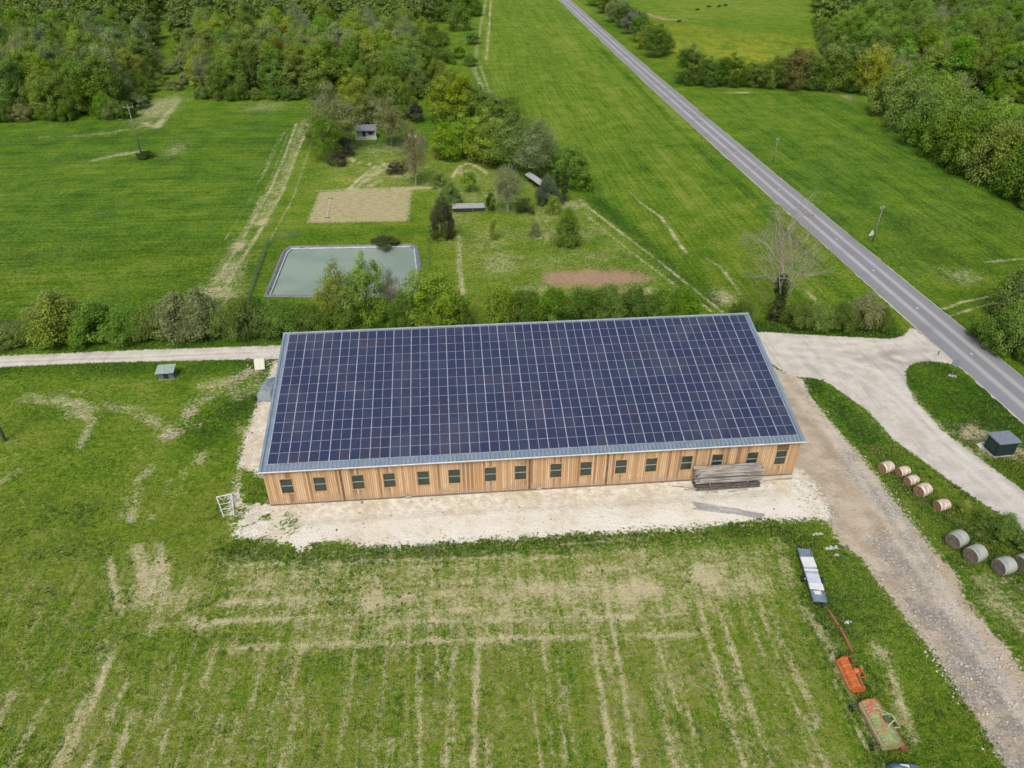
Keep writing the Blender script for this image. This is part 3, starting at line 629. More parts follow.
def leaf_quads(C, Nrm, size, rng):
    """C centres (n,3), Nrm normals -> quad verts"""
    n = len(C); r = rng.normal(size=(n,3)); a = np.cross(Nrm, r); a /= np.linalg.norm(a, axis=1)[:,None]+1e-9
    b = np.cross(Nrm, a); s = (size*rng.uniform(.6,1.35,n))[:,None]; a = a*s*.5; b = b*s*.5*rng.uniform(.5,1.0,n)[:,None]
    V_ = np.stack([C-a-b*.3, C-b, C+a+b*.2, C+b], 1).reshape(-1,3)
    return V_, np.arange(4*n).reshape(-1,4)
def crown_mesh(name, seed, H, Wd, base=.25, nclump=60, per=110, leaf=.34, clump=.17, shape='oval', inner=.55, hollow=0.0, twig=0):
    """leaf clumps spread through an uneven envelope of height H and width Wd"""
    rng = np.random.default_rng(seed); C = []; Nn = []; Tt = []; cents = []
    lob = rng.uniform(0, 6.28, 6)
    for k in range(nclump):
        d = rng.normal(size=3); d /= np.linalg.norm(d)
        if d[2] < -.75: d[2] *= -.5
        rr = inner+(1-inner)*rng.uniform()**.6
        az = math.atan2(d[1], d[0]); wob = 1+.16*math.sin(2*az+lob[0])+.12*math.sin(3*az+lob[1])+.12*math.sin(5*az+lob[2]+d[2]*3)
        h = .5+.5*d[2]
        if shape == 'dome': wz = (1-h**2.6*.55)
        elif shape == 'cone': wz = 1.25*(1-h*.80)
        elif shape == 'column': wz = 1.0
        else: wz = 1-.25*abs(h-.42)
        cz = H*(base+(1-base)*(.5+.5*d[2]*rr))*(1+.05*math.sin(3*az+lob[3]))
        if shape == 'column': cz = H*(base+(1-base)*(k+.5)/nclump); wz = (1.1-.7*(k/nclump)**3)*.7
        c = np.array([d[0]*rr*Wd/2*wob*wz, d[1]*rr*Wd/2*wob*wz, cz]); cents.append(c)
        cr_ = Wd*clump*rng.uniform(.6,1.35); m = int(per*rng.uniform(.6,1.4))
        dd = rng.normal(size=(m,3)); dd /= np.linalg.norm(dd, axis=1)[:,None]
        rad = cr_*rng.uniform(.25,1.05,m)[:,None]**.6
        p = c+dd*rad*np.array([1,1,.8]); C.append(p)
        nn = dd*.9+rng.normal(size=(m,3))*.40+np.array([0,0,.75]); Nn.append(nn/np.linalg.norm(nn, axis=1)[:,None])
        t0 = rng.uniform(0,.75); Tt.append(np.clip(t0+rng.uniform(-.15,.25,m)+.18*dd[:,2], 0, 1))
    C = np.concatenate(C); Nn = np.concatenate(Nn); Tt = np.concatenate(Tt); ok = C[:,2] > .05
    V_, F_ = leaf_quads(C[ok], Nn[ok], leaf, rng)
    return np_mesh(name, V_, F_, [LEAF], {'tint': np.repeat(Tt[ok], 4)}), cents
def trunk_mesh(name, seed, H, cents, r=.22, nl=9, base=.25, mat=BARK, twigs=0):
    rng = random.Random(seed); mb = MB(); th = H*max(base+.28, .45); pts = []; x = y = 0
    for k in range(6):
        z = th*k/5; x += rng.uniform(-.1,.1)*(k > 0); y += rng.uniform(-.1,.1)*(k > 0); pts.append((x, y, z-.12 if k == 0 else z))
    mb.path(pts, [r*1.35]+[r*(1-.14*k) for k in range(1, 6)], 7)
    sel = rng.sample(range(len(cents)), min(nl, len(cents)))
    for i in sel:
        c = Vector(cents[i].tolist()); s_ = Vector(pts[rng.randint(2, 5)]); m = s_.lerp(c, .5)+Vector((rng.uniform(-.3,.3), rng.uniform(-.3,.3), rng.uniform(0,.5)))
        mb.path([s_, m, c], [r*.42, r*.25, r*.08], 5, caps=False)
        for q in range(twigs):
            e = c+Vector((rng.uniform(-1,1), rng.uniform(-1,1), rng.uniform(-.2,1.2)))*H*.10; mb.path([m.lerp(c, rng.uniform(.2,1)), e], [r*.08, r*.02], 3, caps=False)
    me = bpy.data.meshes.new(name); me.from_pydata([tuple(v) for v in mb.v], [], mb.f); me.materials.append(mat); me.update(); return me
PROTO = {}
def proto(key, seed, H=10, Wd=8, tr=.22, nl=9, twigs=0, tmat=BARK, **kw):
    cm, ce = crown_mesh('crown', seed, H, Wd, **kw)
    PROTO.setdefault(key, []).append((cm, trunk_mesh('trunk', seed, H, ce, tr, nl, kw.get('base', .25), tmat, twigs), H, Wd))
for s in (1,2,3,4): proto('wood', s, 13, 9.5, base=-.06, nclump=110, per=190, leaf=.29, clump=.15, shape='dome')
for s in (5,6): proto('round', s, 10, 8, base=-.06, nclump=100, per=170, leaf=.24, clump=.15)
for s in (7,8): proto('sparse', s, 10, 7, base=.02, nclump=100, per=135, leaf=.19, clump=.16, nl=14, tmat=BARK, twigs=2, inner=.35)
for s in (9,10,19): proto('bush', s, 4, 6, base=-.10, nclump=90, per=190, leaf=.17, clump=.14, shape='dome', tr=.10)
for s in (11,12): proto('small', s, 3, 3, base=-.10, nclump=36, per=90, leaf=.17, clump=.19, tr=.07)
proto('cypress', 13, 6, 1.6, base=.03, nclump=46, per=90, leaf=.18, clump=.26, shape='column')
proto('conifer', 14, 5, 3.2, base=.10, nclump=60, per=110, leaf=.18, clump=.18, shape='oval', tr=.2, nl=4)
for s in (15,16): proto('twiggy', s, 10, 8, base=.12, nclump=80, per=80, leaf=.19, clump=.15, nl=50, twigs=9, inner=.3, tmat=PALEBARK)
for s in (17,18): proto('hedge', s, 3.2, 6.5, base=.02, nclump=80, per=180, leaf=.17, clump=.13, shape='dome', tr=.08)

TONE = dict(green=(.095,.172,.020), bright=(.135,.230,.020), olive=(.128,.186,.032), yellow=(.190,.240,.028), grey=(.165,.200,.082), dark=(.040,.070,.016), tan=(.175,.185,.080), red=(.135,.125,.045),
            pink=(.165,.160,.095), blossom=(.150,.180,.070), deep=(.078,.132,.020), conif=(.050,.060,.022), purple=(.050,.045,.040), blue=(.06,.10,.06), stone=(.16,.15,.12))
def tree(loc, h, wd, kind, tone, label=None, cat=None, group=None, name=None, rz=None, jit=.10, kids=('trunk','crown')):
    pr = random.choice(PROTO[kind]); cm, tm, H0, W0 = pr
    nm = name or ('bush' if kind in ('bush','small','hedge') else 'tree')
    e = empty(nm, (float(loc[0]), float(loc[1]), 0), random.uniform(0, 6.28) if rz is None else rz, label, cat or ('bush' if nm in ('bush','hedge_bush') else 'tree'), group)
    e.scale = (wd/W0, wd/W0, h/H0)
    bushy = nm in ('bush', 'hedge_bush')
    if tm is not None: link('stem' if bushy else 'trunk', tm, e)
    c = link('foliage' if bushy else 'crown', cm, e)
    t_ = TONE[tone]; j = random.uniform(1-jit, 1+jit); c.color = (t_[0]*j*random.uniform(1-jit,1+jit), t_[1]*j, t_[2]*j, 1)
    return e
def ptree(bx, by, ty, wpx, kind, tone, label, cat=None, group=None, name=None):
    b = at(bx, by); h = height_of(bx, by, ty)/(1.0 if kind in ('round','sparse') else 1.03); wd = wpx*depth((b[0], b[1], h*.5))/F_PX*(1.28 if kind in ('round','sparse') and by < 215 else 1)
    return tree(b, max(h, .6), wd, kind, tone, label, cat, group, name)

# ---- garden beyond the lane
for a_ in [
 (452,122,70,32,'round','yellow','bright yellow-green round tree at the top right corner of the garden'),
 (337,150,84,36,'sparse','grey','pale thinly leaved tree at the left of the small white hut'),
 (357,126,72,24,'round','yellow','narrow yellow-green tree behind the small hut, tallest of its clump'),
 (391,118,76,32,'round','olive','olive green tree behind and right of the small hut'),
 (366,126,92,32,'sparse','grey','grey-green thin tree standing right behind the hut roof'),
 (392,146,98,26,'sparse','grey','tall see-through tree close to the right side of the small hut'),
 (326,162,110,28,'sparse','olive','leaning yellowish olive tree at the left edge of the garden'),
 (416,185,124,36,'twiggy','red','bare grey trunk tree with reddish twigs beside the tilled plot'),
 (440,158,130,16,'round','yellow','small bright yellow tree beside the dark shrubs of the garden'),
 (470,118,86,34,'round','green','green tree on the slope above the garden, right of the yellow-green one'),
 (500,128,96,36,'round','green','green tree between the garden and the long field'),
 (462,157,116,38,'round','bright','broad fresh green tree in the middle of the garden edge'),
 (488,164,112,34,'round','yellow','olive-yellow tree leaning over the wood pile'),
 (512,170,112,40,'sparse','olive','large pale olive tree above the wood pile'),
 (537,178,120,36,'sparse','grey','grey-olive tree behind the long lean-to roof'),
 (508,211,164,42,'twiggy','tan','wide sandy-coloured twiggy tree in the centre of the garden'),
 (570,186,146,30,'round','green','green tree at the right end of the garden edge'),
 (548,205,176,24,'bush','blue','blue-green shrub below the long lean-to roof'),
]: ptree(*a_)
for a_ in [
 (416,122,102,17,'small','purple','dark purplish round shrub behind the garden'),
 (583,190,168,17,'small','green','small green shrub at the edge of the long field'),
 (567,246,209,26,'bush','green','round deep green bush alone in the rough grass'),
 (470,192,170,15,'small','bright','small bright shrub above the grey shed roofs'),
 (491,211,192,10,'small','dark','small dark shrub at the right end of the grey shed roofs'),
 (525,213,198,16,'small','dark','low dark shrub in front of the sandy twiggy tree'),
 (553,213,196,16,'small','yellow','yellowish shrub in front of the two dark cypresses'),
 (494,240,218,9,'small','yellow','thin young yellow shrub on the lawn right of the pond'),
 (505,304,286,10,'small','yellow','small yellow shrub on the grass behind the barn'),
 (347,156,136,17,'small','purple','dark brown shrub just left of the hut'),
 (339,166,152,15,'small','purple','low dark brown heap of twigs left of the hut'),
 (397,173,161,20,'small','purple','brownish low shrub at the end of the garden path'),
 (440,186,172,18,'small','olive','olive shrub between the twiggy tree and the shed roofs'),
 (450,206,184,24,'bush','olive','olive shrub behind the left end of the grey shed roofs'),
 (478,158,150,12,'small','olive','low shrub by the wood pile'),
 (385,245,238,26,'small','conif','flat brownish shrub hanging over the far bank of the pond'),
 (218,101,93,7,'small','red','tiny orange-leaved shrub at the foot of the middle wood'),
 (145,158,151,16,'small','dark','dark mound of shrub round the foot of the pole in the left field'),
 (534,236,222,12,'small','grey','grey low shrub on the rough lawn right of the pond'),
]: ptree(*a_, cat='bush', name='bush')
ptree(443,238,199,27,'bush','conif','dark bronze conifer beside the pond','tree',None,'conifer')
ptree(556,200,170,7.5,'cypress','dark','left one of the two dark cypresses','tree','pair of cypresses','cypress')
ptree(563.5,202,168,8,'cypress','dark','right one of the two dark cypresses','tree','pair of cypresses','cypress')
# ---- by the pond, in front of the water
for a_ in [
 (338,326,262,34,'sparse','yellow','yellow-brown thin tree in front of the left half of the pond water'),
 (352,327,276,30,'sparse','olive','olive thin tree second from the left in front of the pond'),
 (371,326,258,40,'round','bright','bright green tree with a bare stem in front of the pond'),
 (393,322,268,24,'twiggy','pink','pinkish nearly leafless tree at the right end of the pond'),
 (436,330,272,56,'round','bright','big fresh green tree just behind the barn roof right of the pond'),
 (405,330,292,30,'bush','green','green bush between the bright tree and the big green tree'),
 (460,330,300,26,'bush','green','green bush at the right foot of the big green tree')]:
    ptree(*a_, name='bush' if a_[4] == 'bush' else 'tree')
# ---- hedges
def hedge(rows, group, text):
    for i, (x, y, ty, w_, k, tn) in enumerate(rows):
        ptree(x, y-(9 if y > 330 and x < 335 else 0), ty-(0 if y > 330 and x < 335 else 0), w_, k, tn, text[i] if isinstance(text, list) else text, 'hedge bush', group, 'hedge_bush')
ordn = ['first','second','third','fourth','fifth','sixth','seventh','eighth','ninth','tenth','eleventh','twelfth','thirteenth','fourteenth','fifteenth','sixteenth','seventeenth','eighteenth']
rows = [(-28,350,318,60,'hedge','deep'),(14,349,325,50,'hedge','olive'),(40,348,322,44,'hedge','deep'),(64,347,294,62,'bush','olive'),(98,346,304,54,'bush','green'),(130,345,308,52,'hedge','green'),(156,344,306,50,'hedge','olive'),
        (181,343,296,52,'bush','blossom'),(204,342,292,50,'bush','blossom'),(226,341,306,42,'bush','olive'),(250,340,300,50,'hedge','deep'),(282,339,302,52,'hedge','green'),(310,338,306,46,'hedge','deep'),(332,337,306,40,'hedge','green')]
hedge(rows, 'hedge along the pale lane left of the barn', ['dark hedge bush at the left edge of the lane hedge','low olive hedge bush left of the big rounded one by the lane','dark hedge bush touching the left side of the big rounded one','big rounded olive bush, tallest at the left of the lane hedge',
  'dark hedge bush right of the big rounded one','dark bush midway along the lane hedge','low olive bush just left of the blossoming ones','left one of the two whitish blossoming hedge bushes','right one of the two whitish blossoming hedge bushes','olive hedge bush right of the blossoming ones',
  'dark green hedge bush below the left field track','green hedge bush left below the pond','dark hedge bush nearest the upper left roof corner','green hedge bush behind the upper left roof corner'])
rows = [(x, 324-i*1.2, 290+random.uniform(-4,4)-i*.6, 40, random.choice(['bush','hedge']), random.choice(['green','bright','deep'])) for i, x in enumerate((500,526,552,580,606,634,660,684))]
hedge(rows, 'green hedge behind the barn roof', ['green hedge bush behind the roof, %s from the left' % ordn[i] for i in range(len(rows))])
rows = [(742,326,300,26,'hedge','deep'),(796,327,304,34,'hedge','deep'),(818,328,303,32,'hedge','olive'),(840,329,303,32,'hedge','deep'),(861,329,295,34,'hedge','tan'),(880,330,308,20,'hedge','deep')]
hedge(rows, 'low hedge between the bare tree and the road junction', ['low dark bush left of the bare tree trunk','dark hedge bush just right of the bare tree','olive hedge bush second right of the bare tree','dark hedge bush in the middle of the junction hedge','brownish hedge bush near the road end of the junction hedge','small last hedge bush at the road junction'])
for a_ in [(1012,318,266,54,'bush','olive','large olive bush across the road at the right edge'),(1042,330,270,60,'bush','grey','greyish bush at the right edge behind the large olive one'),(1000,352,305,44,'bush','green','fresh green bush across the road in front of the olive one'),(1028,362,310,40,'bush','deep','dark bush at the right edge close to the road'),(978,338,318,20,'small','deep','small dark bush beside the two field entrance ruts')]:
    ptree(*a_, cat='bush', name='bush')
for i, a_ in enumerate([(985,525,511,20,'small','green'),(1003,536,518,30,'bush','green'),(1022,548,530,24,'small','olive'),(962,512,501,12,'small','yellow'),(1040,560,530,34,'bush','green')]):
    ptree(*a_, ['low weedy bush above the wrapped bales','broad low bush between the wrapped bales and the track','low bush at the right edge behind the last wrapped bales','small yellow-flowered bush right of the netted bales','bush off the right edge by the track'][i], 'bush', None, 'bush')
# hedge row behind the right field
rows = [(688,84,46,24,'round','deep'),(707,86,58,18,'round','deep'),(729,86,55,24,'round','deep'),(752,86,62,22,'round','olive'),(774,88,56,22,'round','deep'),(793,89,47,26,'round','red'),(813,90,58,22,'round','deep'),(833,91,40,30,'round','olive'),(851,92,55,20,'round','deep'),(866,94,44,24,'round','yellow'),
        (721,80,64,16,'bush','deep'),(760,82,66,18,'bush','yellow'),(785,84,64,16,'bush','green')]
for i, r_ in enumerate(rows): ptree(*r_, 'tree in the row ending the right field, %s' % ['first from the road, tall and dark','second from the road, small','third from the road','fourth from the road, olive','fifth from the road','reddish one','dark one right of the reddish tree','olive-brown tallest one','small dark one near the big hedge','yellow-green last one','low bush behind the second','yellowish low bush behind the fourth','low bush behind the fifth'][i], 'tree', 'row of trees at the far end of the right field', 'tree')
rows = [(586,-2,-24,18,'deep'),(597,6,-12,16,'deep'),(607,13,-6,16,'green'),(616,22,-2,18,'grey'),(625,28,4,18,'deep'),(633,34,10,16,'stone'),(641,42,14,18,'green'),(648,49,22,16,'yellow'),(656,57,24,20,'deep'),(664,54,34,14,'green'),(640,30,12,14,'deep')]
for i, r_ in enumerate(rows): ptree(r_[0],r_[1],r_[2],r_[3],'round',r_[4], '%s roadside tree in the far row along the road' % ordn[i], 'tree', 'trees along the far part of the road', 'tree')
# big hedge on the right
rows = [(887,116,66,46,'bush','olive'),(905,130,78,46,'bush','olive'),(924,146,92,48,'bush','green'),(944,160,104,50,'bush','olive'),(966,172,112,52,'bush','green'),(990,184,122,54,'bush','olive'),(1016,197,134,56,'bush','green'),(1044,210,146,60,'bush','olive'),(1075,222,158,60,'bush','green'),
        (912,108,64,44,'bush','green'),(935,122,76,46,'bush','bright'),(960,140,92,48,'bush','green'),(986,152,100,50,'bush','bright'),(1014,166,112,54,'bush','olive'),(1042,180,126,56,'bush','green')]
names = ['at the left end','second from the left','third from the left','fourth from the left','fifth from the left','sixth from the left','seventh from the left','at the right edge','past the right edge']
for i, r_ in enumerate(rows): ptree(*r_, ('wide bush in the front line of the big hedge, '+names[i]) if i < 9 else ('wide bush in the back line of the big hedge, '+names[i-9]), 'hedge bush', 'wide hedge along the right field', 'hedge_bush')
for a_ in [(896,88,56,28,'twiggy','pink','greyish leafless tree between the big hedge and the wood'),(934,84,40,36,'twiggy','stone','pale grey bare tree at the front of the right wood'),(952,118,92,34,'twiggy','tan','brownish twiggy tree in the gap behind the big hedge'),(878,92,66,22,'round','yellow','yellow-green tree at the left end of the big hedge')]:
    ptree(*a_, 'tree')
# scrub between the middle wood and the long field
scr = [(436,78,60),(446,64,48),(459,58,46),(441,45,30),(458,30,6),(448,22,2),(468,16,-6),(430,100,84),(444,96,82),(466,92,78),(478,100,84),(489,108,92),(470,66,54),(455,84,72),(500,116,100),(512,126,108),(525,136,118),(540,150,130),(555,166,146),(432,60,40),(473,44,32),(464,104,90)]
for i, (x, y, ty) in enumerate(scr):
    ptree(x, y, ty, (y-ty)*random.uniform(1.0,1.35), 'small' if i % 3 else 'bush', random.choice(['green','olive','deep','grey','green']), 'wild shrub in the scrubby strip between the middle wood and the long field', 'bush', 'wild shrubs left of the long field', 'bush')
# clearing between the two left woods
for i, (x, y, ty) in enumerate([(150,92,80),(163,86,74),(176,90,80),(188,84,72),(170,74,64),(156,68,56),(181,70,58),(147,80,66),(186,62,44),(150,60,44)]):
    ptree(x, y, ty, (y-ty)*1.4, 'small', random.choice(['grey','grey','olive']), 'grey-green low shrub in the gap between the two left woods', 'bush', 'shrubs in the gap between the woods', 'bush')

# ---- woods
def in_poly(p, poly): return sdf(np.array([p]), poly)[0]
woods = [
 ('left wood', [(-260,128),(0,122),(60,121),(128,118),(139,98),(150,70),(160,42),(166,10),(176,-30),(-700,-30)], ['olive','green','grey','olive','olive','bright','green']),
 ('middle wood', [(196,99),(250,100),(334,99),(372,103),(400,104),(428,92),(440,66),(428,40),(432,20),(470,0),(482,-30),(196,-30),(178,20),(176,50),(192,70)], ['green','olive','yellow','bright','grey','green']),
 ('right wood', [(815,4),(826,40),(842,68),(872,78),(905,86),(960,94),(1024,103),(1150,120),(1500,140),(1500,-30),(806,-30)], ['green','bright','green','olive','green','bright'])]
mass = []; cnt = 0
for wi, (wname, wpx, tones) in enumerate(woods):
    poly = W(wpx); lo, hi = poly.min(0), poly.max(0); y = lo[1]
    rows_ = 0
    while y < hi[1]:
        far = y > 330; spc = 8.2 if y < 260 else (9.5 if not far else 12.5)
        x = lo[0]+random.uniform(0, spc)
        while x < hi[0]:
            p = (x+random.uniform(-2.4,2.4), y+random.uniform(-2.4,2.4)); x += spc
            px_, py_ = proj((p[0], p[1], 8)); d_ = in_poly(p, poly)
            if not (-50 < px_ < 1074) or d_ < 1.0 or py_ < -75: continue
            h = random.uniform(11.5,16.0)*(.78 if d_ < 5 else 1)*(1.08 if far else 1); wd = random.uniform(8.5,12.5)*(1.2 if far else 1)*(.85 if d_ < 5 else 1)
            tn = random.choice(tones)
            if wi == 0 and d_ < 8 and random.random() < .6: tn = random.choice(['olive','grey'])
            if far: mass.append((p, h, wd, tn)); continue
            kind = 'wood'
            if random.random() < .06: kind, tn = 'twiggy', 'grey'
            t_w = {'olive':'olive green','green':'mid green','grey':'greyish green','bright':'fresh bright green','yellow':'yellow-green'}[tn]
            lab = '%s %stree in the %s' % (t_w, 'thinly leaved ' if kind == 'twiggy' else 'densely leaved ', {'left wood':'wood at the top left','middle wood':'wood behind the small hut','right wood':'wood at the top right'}[wname])
            tree(p, h, wd, kind, tn, lab, 'tree', 'trees of the '+wname, 'tree', jit=.14); cnt += 1
        y += spc*.86
print('WOOD', cnt, 'mass', len(mass))
fronts = [([(-40,124),(0,123),(60,122),(128,119),(139,99),(149,72)], 'wood at the top left'), ([(198,100),(250,101),(334,101),(372,104),(402,105),(426,94)], 'wood behind the small hut'), ([(820,22),(830,60),(845,80),(905,90),(960,97),(1040,105)], 'wood at the top right')]
for fpx, wn_ in fronts:
    fp_ = W(fpx)
    for i in range(len(fp_)-1):
        d_ = np.linalg.norm(fp_[i+1]-fp_[i]); k_ = max(1, int(d_/4.6))
        for j in range(k_):
            p = fp_[i]+(fp_[i+1]-fp_[i])*((j+random.random())/k_)+np.array([0, random.uniform(.5,3.0)])
            tree(p, random.uniform(3.2,6.5), random.uniform(4.5,7), 'bush', random.choice(['olive','deep','green','grey','deep']), 'low leafy undergrowth bush at the foot of the '+wn_, 'bush', 'undergrowth along the '+wn_, 'bush')
# far-off part of the woods reads as one mass of crowns
mv, mf_, mt = [], [], []; off = 0
lows = []
for s in (31, 32, 33):
    cm, _ = crown_mesh('far', s, 13, 10, base=.0, nclump=38, per=62, leaf=.80, clump=.17, shape='dome')
    co = np.zeros(len(cm.vertices)*3, np.float32); cm.vertices.foreach_get('co', co); ti = np.zeros(len(cm.vertices), np.float32); cm.attributes['tint'].data.foreach_get('value', ti); lows.append((co.reshape(-1,3), ti)); bpy.data.meshes.remove(cm)
for p, h, wd, tn in mass:
    co, ti = random.choice(lows); a_ = random.uniform(0, 6.28); c_, s_ = math.cos(a_), math.sin(a_)
    q = np.stack([(co[:,0]*c_-co[:,1]*s_)*wd/10+p[0], (co[:,0]*s_+co[:,1]*c_)*wd/10+p[1], co[:,2]*h/13], 1)
    mv.append(q); mt.append(np.clip(ti*.8+random.uniform(-.15,.25), 0, 1)); off += len(co)
mv = np.concatenate(mv); mt = np.concatenate(mt)
fo = link('distant_woodland', np_mesh('distant_woodland', mv, np.arange(len(mv)).reshape(-1,4), [LEAF], {'tint': mt})); fo.color = (.120,.170,.034,1)
tag(fo, 'far-off woodland canopy along the top of the view', 'woodland', kind='stuff')

# ---- the big bare tree by the lane
tb = at(773, 322); Hb = height_of(773, 322, 204); wb = 92*depth((tb[0], tb[1], Hb*.6))/F_PX
bare = empty('bare_tree', (tb[0], tb[1], 0), 0, 'big leafless tree with an ivy-covered trunk beside the lane', 'tree')
rb = random.Random(12); mb = MB(); ends = []
def grow(p, d, L_, r, lev):
    n = 3; pts = [p]; q = p; dd = d
    for k in range(n):
        dd = (dd+Vector((rb.uniform(-1,1), rb.uniform(-1,1), rb.uniform(-.3,.7)))*.16).normalized(); q = q+dd*L_/n; pts.append(q)
    mb.path(pts, [r*(1-.20*k) for k in range(n+1)], 7 if lev < 2 else (4 if lev < 4 else 3), caps=False)
    if lev >= 5: return
    for k in range({0:5,1:4,2:4,3:4,4:3}[lev]):
        i = rb.randint(1, n) if k else n
        sp = rb.uniform(.45,.95) if lev < 2 else rb.uniform(.4,1.0); ax = dd.cross(Vector((rb.uniform(-1,1), rb.uniform(-1,1), rb.uniform(-1,1)))).normalized()
        nd = (Matrix.Rotation(sp, 3, ax) @ dd); nd.z = nd.z*.75+.12; nd.normalize()
        grow(pts[i], nd, L_*rb.uniform(.62,.82), r*rb.uniform(.42,.58), lev+1)
grow(Vector((0,0,-.1)), Vector((.08,0,1)), Hb*.30, .30, 0)
zmax = sorted(v[2] for v in mb.v)[int(len(mb.v)*.996)]; wmax = sorted(abs(v[0]) for v in mb.v)[int(len(mb.v)*.985)]; fz, fx = Hb/zmax, (wb/2)/wmax
sq = lambda q: math.copysign(min(abs(q), 1+.25*math.tanh(abs(q)-1)), q) if abs(q) > 1 else q
mb.v = [(sq(v[0]*fx/(wb/2))*wb/2 if v[2] > 2 else v[0], sq(v[1]*fx/(wb/2))*wb/2 if v[2] > 2 else v[1], v[2]*fz) for v in mb.v]
mb.build('trunk', PALEBARK, bare)
cm, _ = crown_mesh('ivy', 77, Hb*.42, 2.6, base=0, nclump=46, per=110, leaf=.22, clump=.24, shape='column'); io = link('ivy', cm, bare); io.color = (.030,.045,.014,1)
cm, _ = crown_mesh('early_leaves', 78, Hb, wb*.85, base=.3, nclump=70, per=16, leaf=.13, clump=.13, inner=.3); io = link('early_leaves', cm, bare); io.color = (.16,.13,.055,1)

# ---- grass tufts on the near ground (nobody could count them)
rng = np.random.default_rng(3)
def tufts(n, x0, x1, y0, y1, hmin, hmax, name, lab, col, thr=None, blades=4, wfac=.16):
    px = rng.uniform(x0, x1, n); py = rng.uniform(y0, y1, n); Q = np.stack([px, py], 1)
    xi = np.clip(np.searchsorted(XS, px)-1, 0, nx-2); yi = np.clip(np.searchsorted(YS, py)-1, 0, ny-2); id_ = yi*nx+xi
    bare_ = np.maximum.reduce([m_track[id_], m_dirt[id_], m_chalk[id_], m_plot[id_], m_soil[id_]])
    ok = (bare_ < .36) & (straw[id_] < rng.uniform(.25,.75,n)) & ~((px > BX0-.3) & (px < BX0+BL+.3) & (py > BY0-.3) & (py < BY0+back_y+.5)) & (sp_[id_] < -1.0) & (np.abs(px-np.interp(py, [20,60,100,200], [69.3,68.7,68.4,68.0])) > 3.75)
    if thr is not None: ok &= fbm(px, py, .35, 77) > thr
    Q = Q[ok]; id_ = id_[ok]; m = len(Q); z = zz[id_]; vs = []; ts = []
    hh = rng.uniform(hmin, hmax, m)*(.75+.5*np.clip(-tone[id_], -.3, 1)); tt = np.clip(rng.uniform(.0,.75,m)+.35*tone[id_], 0, 1)
    for b in range(blades):
        a_ = rng.uniform(0, 6.28, m); r0 = rng.uniform(0,.10,m); w_ = hh*wfac+.02; ln_ = hh*rng.uniform(.3,.9,m)
        bx = Q[:,0]+np.cos(a_)*r0; by = Q[:,1]+np.sin(a_)*r0
        p0 = np.stack([bx-np.sin(a_)*w_, by+np.cos(a_)*w_, z-.02], 1); p1 = np.stack([bx+np.sin(a_)*w_, by-np.cos(a_)*w_, z-.02], 1)
        p2 = np.stack([bx+np.cos(a_)*ln_, by+np.sin(a_)*ln_, z+hh], 1); vs.append(np.stack([p0,p1,p2],1)); ts.append(np.repeat(tt, 3))
    vs = np.concatenate(vs).reshape(-1,3); o = link(name, np_mesh(name, vs, np.arange(len(vs)).reshape(-1,3), [LEAF], {'tint': np.concatenate(ts)})); o.color = (*col, 1)
    tag(o, lab, 'grass', kind='stuff')
tufts(150000, -62, 72, 24, 60, .07, .20, 'grass', 'short grass of the meadow around the barn', (.185,.215,.045))
tufts(26000, -50, 60, 24, 58, .14, .32, 'weeds', 'darker weed clumps scattered over the meadow', (.070,.135,.026), thr=.60, blades=6, wfac=.25)
tufts(70000, -90, 110, 60, 125, .10, .28, 'grass', 'grass of the verges beyond the barn', (.130,.190,.024))
# ================================================================== OBJECTS
def span(p0, p1, z=0.0):
    a_, b_ = at(*p0, z), at(*p1, z); d = b_-a_
    return (a_+b_)/2, float(np.hypot(d[0], d[1])), math.atan2(d[1], d[0])
def mat(name, c, rough=.7, metal=0.0, var=.25, scale=4, bump=.004):
    c2 = tuple(x*(1-var) for x in c); return weathered(name, c, c2, scale, rough, metal, bump)
STEELG = mat('dull_galvanised', (.36,.38,.40), .55, .3); BLACK = mat('black_rubber', (.022,.022,.024), .8); WHITEP = mat('white_paint', (.74,.75,.74), .55, 0, .12)
gw = NT('weathered_grey_poles'); gwo = gw.map(gw.obj(), (.12,1,1)); gwa = gw.noise(gwo, 5.5, 3, .6)
DARKPOLE = weathered('shade_painted_poles', (.17,.155,.135), (.09,.08,.07), 3, .85, 0, .02)  # shade on the lowest pole layer put into a darker colour
GREYWOOD = gw.fin(gw.mix(gw.ss(gwa, .40, .60), (.20,.185,.165), (.37,.355,.325)), .85, 0, gw.bump(gwa, .02), spec=.15)
CONC = mat('concrete', (.46,.45,.42), .9); DARKM = mat('dark_steel', (.05,.052,.055), .6, .3)
RUST = weathered('rusty_steel', (.30,.12,.05), (.22,.085,.04), 5, .85, .1, .006, (.12,.05,.03), .58)

